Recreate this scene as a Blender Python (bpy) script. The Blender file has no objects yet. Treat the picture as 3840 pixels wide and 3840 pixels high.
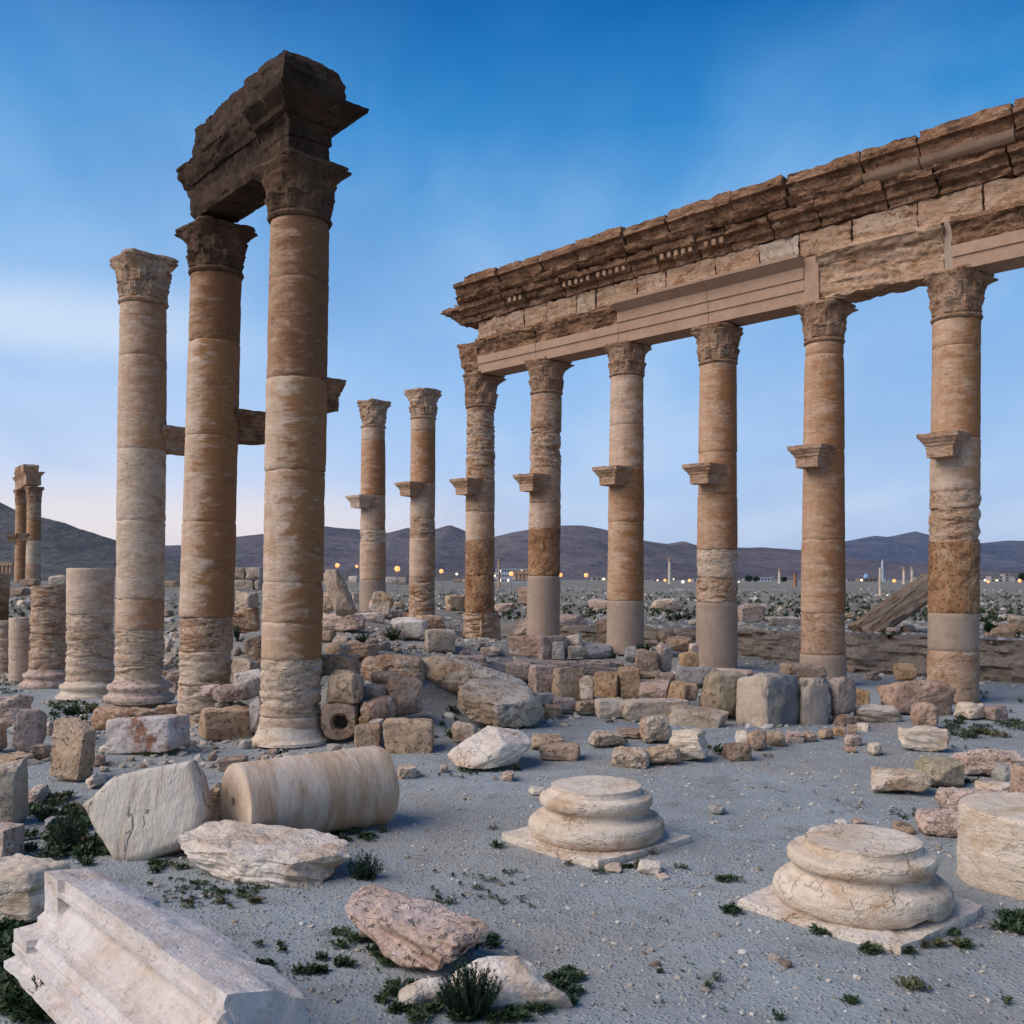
import bpy, math, random
import numpy as np
from math import radians as R

sc = bpy.context.scene
col = sc.collection
# ------------------------------------------------------------------ camera
F, CX, HY, HC = 3677.0, 1920.0, 2172.0, 2.7      # focal length, centre and horizon in photo pixels, eye height in m
cam = bpy.data.objects.new("camera", bpy.data.cameras.new("camera"))
col.objects.link(cam)
cam.location = (0, 0, HC)
cam.rotation_euler = (R(90), 0, 0)
cam.data.sensor_width = 36
cam.data.lens = F / 3840 * 36
cam.data.shift_y = (HY - 1920) / 3840
cam.data.clip_start = 0.05
cam.data.clip_end = 40000
sc.camera = cam
sc.view_settings.view_transform = 'Standard'
sc.view_settings.look = 'None'
sc.view_settings.exposure = 0.0
sc.view_settings.gamma = 1.0
sc.view_settings.use_curve_mapping = False

# ------------------------------------------------------------------ node helpers
class NT:
    def __init__(s, tree):
        s.t = tree
    def n(s, typ, ins=None, **props):
        nd = s.t.nodes.new(typ)
        for k, v in props.items():
            setattr(nd, k, v)
        for k, v in (ins or {}).items():
            s.put(nd.inputs[k], v)
        return nd
    def put(s, sock, v):
        if isinstance(v, bpy.types.NodeSocket):
            s.t.links.new(v, sock)
        else:
            sock.default_value = v
    def m(s, op, a, b=0.0, c=None, clamp=False):
        nd = s.t.nodes.new('ShaderNodeMath'); nd.operation = op; nd.use_clamp = clamp
        s.put(nd.inputs[0], a); s.put(nd.inputs[1], b)
        if c is not None: s.put(nd.inputs[2], c)
        return nd.outputs[0]
    def vm(s, op, a, b):
        nd = s.t.nodes.new('ShaderNodeVectorMath'); nd.operation = op
        s.put(nd.inputs[0], a)
        if op == 'SCALE': s.put(nd.inputs['Scale'], b)
        else: s.put(nd.inputs[1], b)
        return nd.outputs[0]
    def noise(s, v, scale, detail=4, rough=.55, dist=0.0):
        nd = s.n('ShaderNodeTexNoise', {'Vector': v, 'Scale': scale, 'Detail': detail, 'Roughness': rough, 'Distortion': dist})
        return nd.outputs[0]
    def step(s, v, lo, hi, a=0.0, b=1.0):
        nd = s.n('ShaderNodeMapRange', {'Value': v, 'From Min': lo, 'From Max': hi, 'To Min': a, 'To Max': b})
        nd.interpolation_type = 'SMOOTHSTEP'
        return nd.outputs[0]
    def mix(s, f, a, b, mode='MIX'):
        nd = s.t.nodes.new('ShaderNodeMix'); nd.data_type = 'RGBA'; nd.blend_type = mode
        s.put(nd.inputs[0], f)
        s.put(nd.inputs[6], a if not isinstance(a, tuple) else (*a[:3], 1))
        s.put(nd.inputs[7], b if not isinstance(b, tuple) else (*b[:3], 1))
        return nd.outputs[2]

# ------------------------------------------------------------------ world: dusk sky
SUN_EL, SUN_AZ = 42.0, -112.0       # elevation, and compass angle from the view axis (negative = to the left)
w = bpy.data.worlds.new("World"); sc.world = w; w.use_nodes = True
w.node_tree.nodes.clear()
T = NT(w.node_tree)
sky = T.n('ShaderNodeTexSky', sky_type='NISHITA', sun_disc=False, sun_elevation=R(3.0), sun_rotation=R(-24),
          altitude=400, air_density=1.0, dust_density=1.5, ozone_density=3.0)
gen = T.n('ShaderNodeTexCoord').outputs['Generated']
sep = T.n('ShaderNodeSeparateXYZ', {0: gen})
el = T.m('MULTIPLY', T.m('ARCSINE', sep.outputs[2]), 57.29578)
ramp = T.n('ShaderNodeValToRGB', {0: T.m('DIVIDE', el, 45.0, clamp=True)})
cr = ramp.color_ramp
stops = [(0.0, (.58, .69, .90)), (.07, (.50, .655, .92)), (.18, (.37, .585, .92)), (.30, (.25, .50, .875)), (.44, (.105, .37, .76)),
         (.55, (.022, .25, .635)), (.67, (.0, .135, .45)), (1.0, (.0, .085, .33))]
while len(cr.elements) < len(stops): cr.elements.new(.5)
for e_, (p_, c_) in zip(cr.elements, stops):
    e_.position = p_; e_.color = (*c_, 1)
base = T.mix(.95, T.mix(1.0, sky.outputs[0], (.32, .32, .34), 'MULTIPLY'), ramp.outputs[0])
# soft streaked cloud layer, seen on a plane high above
den = T.m('ADD', sep.outputs[2], .22)
cv = T.n('ShaderNodeCombineXYZ', {0: T.m('DIVIDE', sep.outputs[0], den), 1: T.m('DIVIDE', sep.outputs[1], den), 2: 0.0}).outputs[0]
cvr = T.n('ShaderNodeMapping', {'Vector': cv, 'Rotation': (0, 0, R(24)), 'Scale': (1.0, .55, 1)}).outputs[0]
c1 = T.noise(cvr, 1.35, 5, .5, .5)
c2 = T.noise(T.vm('ADD', cvr, (7.3, 2.1, 0)), 3.4, 6, .55, .3)
cl = T.step(T.m('ADD', T.m('MULTIPLY', c1, .66), T.m('MULTIPLY', c2, .34)), .41, .62)
cloud = T.mix(T.m('MULTIPLY', T.m('MULTIPLY', cl, T.step(el, 34, 20)), .58), base, T.mix(T.m('DIVIDE', el, 26.0, clamp=True), (.70, .81, .97), (.23, .50, .875)))
dk = T.step(T.noise(T.vm('ADD', cvr, (3.1, 9.4, 0)), 1.0, 4, .5), .46, .70)
cloud = T.mix(T.m('MULTIPLY', dk, .42), cloud, T.mix(T.m('DIVIDE', el, 30.0, clamp=True), (.36, .52, .82), (.0, .18, .53)))
# afterglow low on the horizon, to the left where the sun went down
az = T.n('ShaderNodeVectorMath', {0: gen, 1: (math.sin(R(-24)), math.cos(R(-24)), 0)}, operation='DOT_PRODUCT').outputs['Value']
glow = T.m('MULTIPLY', T.step(az, .88, .998), T.step(el, 6.5, 2.2))
streak = T.m('ADD', .55, T.m('MULTIPLY', .55, T.noise(T.n('ShaderNodeCombineXYZ', {0: sep.outputs[0], 1: sep.outputs[1], 2: T.m('MULTIPLY', el, .55)}).outputs[0], 2.0, 3)))
cloud = T.mix(T.m('MULTIPLY', glow, streak, clamp=True), cloud, (1.0, .88, .82))
az2 = T.n('ShaderNodeVectorMath', {0: gen, 1: (math.sin(R(-31)), math.cos(R(-31)), .2)}, operation='DOT_PRODUCT').outputs['Value']
glow2 = T.m('MULTIPLY', T.step(az2, .975, 1.010), T.m('MULTIPLY', T.step(el, 10.8, 13.2), T.step(el, 16.5, 13.6)))
cloud = T.mix(T.m('MULTIPLY', glow2, T.m('MULTIPLY', c1, .75), clamp=True), cloud, (.86, .91, 1.0))
bg = T.n('ShaderNodeBackground', {'Color': cloud, 'Strength': 1.0})
T.n('ShaderNodeOutputWorld', {'Surface': bg.outputs[0]})

# the broad soft light of the western dusk sky
sl = bpy.data.lights.new("sun", 'SUN'); sl.energy = 3.7; sl.angle = R(55); sl.color = (1.0, .925, .87)
sun = bpy.data.objects.new("sun", sl); col.objects.link(sun)
sd = np.array([math.sin(R(SUN_AZ)) * math.cos(R(SUN_EL)), math.cos(R(SUN_AZ)) * math.cos(R(SUN_EL)), math.sin(R(SUN_EL))])
from mathutils import Vector
sun.rotation_euler = Vector((-sd[0], -sd[1], -sd[2])).to_track_quat('-Z', 'Y').to_euler()

# ------------------------------------------------------------------ numpy noise
_rs = np.random.RandomState(7)
_P = np.concatenate([_rs.permutation(512)] * 3)
_GR = _rs.normal(size=(512, 3)); _GR /= np.linalg.norm(_GR, axis=1)[:, None]
def perlin(p):
    p = np.asarray(p, float)
    i = np.floor(p).astype(np.int64); f = p - i
    u = f * f * f * (f * (f * 6 - 15) + 10)
    i &= 511
    out = 0
    for dx in (0, 1):
        wx = u[:, 0] if dx else 1 - u[:, 0]
        for dy in (0, 1):
            wy = u[:, 1] if dy else 1 - u[:, 1]
            for dz in (0, 1):
                wz = u[:, 2] if dz else 1 - u[:, 2]
                h = _P[_P[_P[(i[:, 0] + dx) & 511] + ((i[:, 1] + dy) & 511)] + ((i[:, 2] + dz) & 511)]
                g = _GR[h]
                d = g[:, 0] * (f[:, 0] - dx) + g[:, 1] * (f[:, 1] - dy) + g[:, 2] * (f[:, 2] - dz)
                out = out + wx * wy * wz * d
    return out
def fbm(p, oct=4, gain=.5, lac=2.03):
    a, s, q = 1.0, 0, np.asarray(p, float)
    for k in range(oct):
        s = s + a * perlin(q + 17.3 * k); q = q * lac; a *= gain
    return s
def ridge(p, oct=3, gain=.5):
    a, s, q = 1.0, 0, np.asarray(p, float)
    for k in range(oct):
        s = s + a * (1 - 2.2 * np.abs(perlin(q + 9.1 * k))); q = q * 2.1; a *= gain
    return s
def sstep(x, a, b):
    t = np.clip((x - a) / (b - a), 0, 1)
    return t * t * (3 - 2 * t)

# ------------------------------------------------------------------ mesh helpers
def mk(name, V, Fc, mat, parent=None, smooth=True, loc=None, sharp=42):
    """One mesh object from vertices and a list of face arrays (n x 3 or n x 4)."""
    me = bpy.data.meshes.new(name)
    V = np.asarray(V, np.float32)
    Fc = [np.asarray(f, np.int32) for f in Fc if len(f)]
    tot = np.concatenate([np.full(len(f), f.shape[1], np.int32) for f in Fc])
    idx = np.concatenate([f.ravel() for f in Fc])
    me.vertices.add(len(V)); me.vertices.foreach_set('co', V.ravel())
    me.loops.add(len(idx)); me.loops.foreach_set('vertex_index', idx)
    me.polygons.add(len(tot))
    me.polygons.foreach_set('loop_start', np.concatenate([[0], np.cumsum(tot)[:-1]]).astype(np.int32))
    me.polygons.foreach_set('use_smooth', np.full(len(tot), smooth))
    me.update(calc_edges=True)
    if smooth: me.set_sharp_from_angle(angle=R(sharp))
    if mat is not None: me.materials.append(mat)
    o = bpy.data.objects.new(name, me); col.objects.link(o)
    if parent is not None: o.parent = parent
    if loc is not None: o.location = loc
    return o
def tag(o, label=None, cat=None, group=None, kind=None):
    if label: o['label'] = label
    if cat: o['category'] = cat
    if group: o['group'] = group
    if kind: o['kind'] = kind
    return o
def thing(name, loc, label, cat, group=None):
    o = bpy.data.objects.new(name, None); col.objects.link(o); o.location = loc
    o.empty_display_size = .2
    return tag(o, label, cat, group)
def normals(V, Fc):
    N = np.zeros_like(V)
    for f in Fc:
        f = np.asarray(f)
        if not len(f): continue
        a, b, c = V[f[:, 0]], V[f[:, 1]], V[f[:, 2]]
        n = np.cross(b - a, c - a) if f.shape[1] == 3 else np.cross(c - a, V[f[:, 3]] - b)
        for k in range(f.shape[1]): np.add.at(N, f[:, k], n)
    return N / (np.linalg.norm(N, axis=1)[:, None] + 1e-12)
def rotz(V, a):
    c, s = math.cos(a), math.sin(a)
    return V @ np.array([[c, s, 0], [-s, c, 0], [0, 0, 1]])
def rot(V, axis, a):
    c, s = math.cos(a), math.sin(a)
    if axis == 'x': M = np.array([[1, 0, 0], [0, c, -s], [0, s, c]])
    elif axis == 'y': M = np.array([[c, 0, s], [0, 1, 0], [-s, 0, c]])
    else: M = np.array([[c, -s, 0], [s, c, 0], [0, 0, 1]])
    return V @ M.T
def project(V):
    return CX + F * V[:, 0] / V[:, 1], HY - F * (V[:, 2] - HC) / V[:, 1]
def zat(py, Y): return HC - (py - HY) / F * Y
def xat(px, Y): return (px - CX) / F * Y

def cubegrid(n):
    """Cube [-1,1]^3 surface split n x n per face, shared vertices."""
    key, V, Q = {}, [], []
    def vid(i, j, k):
        t = (i, j, k)
        if t not in key:
            key[t] = len(V); V.append((2 * i / n - 1, 2 * j / n - 1, 2 * k / n - 1))
        return key[t]
    for a in range(n):
        for b in range(n):
            Q.append([vid(a, b, 0), vid(a, b + 1, 0), vid(a + 1, b + 1, 0), vid(a + 1, b, 0)])
            Q.append([vid(a, b, n), vid(a + 1, b, n), vid(a + 1, b + 1, n), vid(a, b + 1, n)])
            Q.append([vid(a, 0, b), vid(a + 1, 0, b), vid(a + 1, 0, b + 1), vid(a, 0, b + 1)])
            Q.append([vid(a, n, b), vid(a, n, b + 1), vid(a + 1, n, b + 1), vid(a + 1, n, b)])
            Q.append([vid(0, a, b), vid(0, a, b + 1), vid(0, a + 1, b + 1), vid(0, a + 1, b)])
            Q.append([vid(n, a, b), vid(n, a + 1, b), vid(n, a + 1, b + 1), vid(n, a, b + 1)])
    return np.array(V, float), np.array(Q)
_cg = {}
def cg(n):
    if n not in _cg: _cg[n] = cubegrid(n)
    return _cg[n][0].copy(), _cg[n][1]

def rockmesh(n, dims, seed, e=4.0, skew=.14, cuts=3, amp=.05, freq=2.2, strata=0.0, sdir=(0, 0, 1), taper=0.0, chip=.16, cutr=(.66, .92)):
    """Irregular stone of size dims centred on the origin: box-to-ellipsoid, random corners, plane cuts, weathering."""
    rs = np.random.RandomState(seed)
    V, Q = cg(n)
    r = (np.abs(V) ** e).sum(1) ** (1 / e)
    V = V / r[:, None]
    off = rs.uniform(-1, 1, (8, 3)) * skew
    k = 0
    D = np.zeros_like(V)
    for a in (0, 1):
        for b in (0, 1):
            for c in (0, 1):
                wgt = ((V[:, 0] + 1) / 2 if a else (1 - V[:, 0]) / 2) * ((V[:, 1] + 1) / 2 if b else (1 - V[:, 1]) / 2) * ((V[:, 2] + 1) / 2 if c else (1 - V[:, 2]) / 2)
                D += wgt[:, None] * off[k]; k += 1
    V = V + D
    if taper: V[:, :2] *= (1 - taper * (V[:, 2:3] + 1) / 2)
    for _ in range(cuts):
        nn = rs.normal(size=3); nn[2] = nn[2] * .8 + .15; nn /= np.linalg.norm(nn)
        d = V @ nn
        lim = rs.uniform(*cutr) * d.max()
        V -= np.maximum(d - lim, 0)[:, None] * nn * .92
    V = V * (np.array(dims) / 2)
    s = float(np.mean(dims))
    so = rs.uniform(0, 90, 3)
    N = normals(V, [Q])
    q = V / s * freq + so
    C = np.sort(np.abs(cg(n)[0]), 1)
    edge = sstep(C[:, 1], .55, 1.0)                       # near the block's own edges
    d = amp * s * (fbm(q, 4, .55) * 1.1 + .35 * fbm(q * 4.5, 3)) - chip * s * edge * np.clip(fbm(q * 1.8 + 30, 3) * 1.8, 0, .8) + .022 * s * fbm(q * 9, 2)
    if strata:
        sd_ = np.array(sdir, float); sd_ /= np.linalg.norm(sd_)
        lv = V @ sd_ / s
        flat = (V / s - lv[:, None] * sd_)
        q2 = flat * 1.3 + sd_ * (lv[:, None] * 7.5 + .35 * fbm(V / s * 1.5 + so, 2)[:, None]) + so
        d = d + strata * s * (fbm(q2, 3, .6) * .9)
    return V + N * d[:, None], Q

def tubering(nseg, rings, cap0=True, cap1=True, ncap=4):
    """Topology of a tube of `rings` rings; caps are concentric rings that end in a point. Returns faces and a builder of cap vertices."""
    Q = []
    a = np.arange(nseg); b = (a + 1) % nseg
    for r in range(rings - 1):
        Q.append(np.stack([r * nseg + a, r * nseg + b, (r + 1) * nseg + b, (r + 1) * nseg + a], 1))
    return np.concatenate(Q)
def loft_rings(ringlist, ncap=3):
    """ringlist: list of (nseg x 3). Closed surface with concentric caps. Returns V, [quads, tris]."""
    n = len(ringlist[0]); RL = []
    c0, c1 = ringlist[0].mean(0), ringlist[-1].mean(0)
    for k in range(1, ncap + 1): RL.append(c0 + (ringlist[0] - c0) * (k / (ncap + 1)))
    RL += list(ringlist)
    for k in range(ncap, 0, -1): RL.append(c1 + (ringlist[-1] - c1) * (k / (ncap + 1)))
    V = np.concatenate(RL + [c0[None], c1[None]])
    Q = tubering(n, len(RL))
    i0, i1 = len(V) - 2, len(V) - 1
    a = np.arange(n); b = (a + 1) % n
    last = (len(RL) - 1) * n
    Tn = np.concatenate([np.stack([np.full(n, i0), b, a], 1), np.stack([np.full(n, i1), last + a, last + b], 1)])
    return V, [Q, Tn]
def densify(pts, step):
    """Open polyline -> points at most `step` apart (keeps the corners)."""
    out = [np.array(pts[0], float)]
    for p, q in zip(pts[:-1], pts[1:]):
        p, q = np.array(p, float), np.array(q, float)
        k = max(1, int(math.ceil(np.linalg.norm(q - p) / step)))
        for i in range(1, k + 1): out.append(p + (q - p) * i / k)
    return np.array(out)
def rectloft(layers, step=.1, ncap=3):
    """layers: (z, s0, s1, d0, d1) from bottom to top; s along the first axis, d along the second. Returns V, faces in (s, d, z)."""
    L = densify(layers, step)
    ls = max(abs(l[2] - l[1]) for l in layers); ld = max(abs(l[4] - l[3]) for l in layers)
    ns, nd = max(2, int(ls / step)), max(2, int(ld / step))
    rings = []
    for z, s0, s1, d0, d1 in L:
        s = np.linspace(0, 1, ns + 1)[:-1]; d = np.linspace(0, 1, nd + 1)[:-1]
        S = np.concatenate([s0 + (s1 - s0) * s, np.full(nd, s1), s1 + (s0 - s1) * s, np.full(nd, s0)])
        D = np.concatenate([np.full(ns, d0), d0 + (d1 - d0) * d, np.full(ns, d1), d1 + (d0 - d1) * d])
        rings.append(np.stack([S, D, np.full(len(S), z)], 1))
    return loft_rings(rings, ncap)
def weather(V, Fc, amp, freq=1.6, seed=0, strata=0.0, edge=0.0, vz=1.0):
    """Move a surface in and out along its normals: broad wear, fine pitting, hollows, and split bedding layers."""
    N = normals(V, Fc)
    q = V * freq * np.array([1, 1, vz]) + seed * 3.7
    d = amp * (fbm(q, 4, .55) + .45 * fbm(q * 4.5, 3, .65))
    if amp > .015: d -= amp * 1.5 * np.clip(fbm(q * 1.9 + 13, 3, .6) - .10, 0, .6)
    if strata:
        z_ = V[:, 2] + .06 * fbm(V * 1.7 + seed, 2)
        d = d + strata * fbm(np.stack([V[:, 0] * 1.1, V[:, 1] * 1.1, z_ * 7.5], 1) + seed * 1.9, 3, .6)
        gv = perlin(np.stack([V[:, 0] * .8, V[:, 1] * .8, z_ * 4.3], 1) + seed * 2.3)
        d -= strata * 1.1 * np.clip(1 - np.abs(gv) * 8, 0, 1) * np.clip(.45 + 2 * fbm(q * .9 + 5, 2), 0, 1)
    return V + N * d[:, None]

# ------------------------------------------------------------------ materials
def stone(name, a, b, c, band=1.0, thr=.55, soft=.12, side=0.0, crack=0.0, pit=0.0, bump=.5, sc1=1.3, grain=.16, csc=3.4, d=None, rough=.92, vert=0.0, vec=None, dstr=.85):
    """Weathered limestone: a/b base tones, c stain, d second stain; cracks and pits are wear with their own shape; pit colour holds dirt and painted shade."""
    a, b, c, d = [None if q is None else (min(.70, q[0] * 1.04), q[1] * .99, q[2] * .985) for q in (a, b, c, d)]
    m = bpy.data.materials.new(name); m.use_nodes = True
    m.node_tree.nodes.clear(); t = NT(m.node_tree)
    obj = t.n('ShaderNodeTexCoord').outputs['Object']
    rnd = t.n('ShaderNodeObjectInfo').outputs['Random']
    off = t.n('ShaderNodeCombineXYZ', {0: t.m('MULTIPLY', rnd, 61.0), 1: t.m('MULTIPLY', rnd, 23.0), 2: t.m('MULTIPLY', rnd, 37.0)}).outputs[0]
    v = t.vm('ADD', t.vm('MULTIPLY', obj, vec) if vec else obj, off)
    vb = t.vm('MULTIPLY', v, (1, 1, band))
    n1 = t.noise(vb, sc1, 6, .62, .4)
    co = t.mix(t.step(n1, .36, .64), a, b)
    n2 = t.noise(t.vm('ADD', t.vm('MULTIPLY', v, (1, 1, .45 + .55 * band)), (5.2, 1.3, 8.1)), sc1 * 1.5, 9, .66, .6)
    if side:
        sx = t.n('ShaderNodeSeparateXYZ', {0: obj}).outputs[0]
        n2 = t.m('ADD', n2, t.m('MULTIPLY', sx, side))  # tone c gathers towards local +x
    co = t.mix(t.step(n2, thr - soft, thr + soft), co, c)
    if d is not None:
        n5 = t.noise(t.vm('ADD', vb, (1.7, 9.2, 3.3)), sc1 * 2.3, 7, .7, .3)
        co = t.mix(t.step(n5, .56, .70, 0, dstr), co, d)
    if vert:
        n6 = t.noise(t.vm('MULTIPLY', v, (9, 9, .7)), 1.0, 4, .6)
        co = t.mix(t.step(n6, .45, .7, 0, vert), co, c)
    n3 = t.noise(v, 38, 4, .7)
    n4 = t.noise(v, 9, 5, .65)
    g = t.m('ADD', t.m('MULTIPLY', t.m('SUBTRACT', n3, .5), grain * 2.4), t.m('MULTIPLY', t.m('SUBTRACT', n4, .5), grain * 2.2))
    co = t.mix(1.0, co, t.n('ShaderNodeCombineColor', {0: t.m('ADD', 1.0, g), 1: t.m('ADD', 1.0, g), 2: t.m('ADD', 1.0, g)}).outputs[0], 'MULTIPLY')
    h = t.m('ADD', t.m('MULTIPLY', n3, .35), t.m('MULTIPLY', n4, .9))
    h = t.m('ADD', h, t.m('MULTIPLY', t.noise(t.vm('MULTIPLY', v, (1, 1, max(1.0, band))), 5, 6, .6), .8))
    if crack > 0:
        ck = 0.0
        for k_, (sc_, wd_, of_) in enumerate(((csc * .45, .0065, (3, 3, 1)), (csc * .8, .006, (8, 1, 5)))):
            cn = t.noise(t.vm('ADD', t.vm('MULTIPLY', v, (1, 1, .6 + .55 * band)), of_), sc_, 4, .52, .35)
            ln = t.step(t.m('ABSOLUTE', t.m('SUBTRACT', cn, .5)), wd_, wd_ * .25)
            mk_ = t.step(t.noise(t.vm('ADD', v, (of_[1], of_[2], 9)), 1.5, 3), .47, .57)
            ck = t.m('MAXIMUM', ck, t.m('MULTIPLY', ln, mk_))
        co = t.mix(t.m('MULTIPLY', ck, crack), co, t.mix(.62, co, (.06, .042, .028)))
        h = t.m('SUBTRACT', h, t.m('MULTIPLY', ck, .9))
    if pit:
        pn = t.noise(t.vm('MULTIPLY', v, (1, 1, max(1, band * .6))), 15, 3, .5)
        pk = t.step(pn, .60, .68)
        co = t.mix(t.m('MULTIPLY', pk, pit * .7), co, t.mix(.6, co, (.05, .035, .022)))  # pit hollows darkened in the colour, like dirt and shade inside
        h = t.m('SUBTRACT', h, t.m('MULTIPLY', pk, pit * 1.6))
    bp = t.n('ShaderNodeBump', {'Height': h, 'Strength': bump, 'Distance': .035})
    bs = t.n('ShaderNodeBsdfPrincipled', {'Base Color': co, 'Roughness': rough, 'Normal': bp.outputs[0]})
    bs.inputs['Specular IOR Level'].default_value = .2
    t.n('ShaderNodeOutputMaterial', {'Surface': bs.outputs[0]})
    return m

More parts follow.
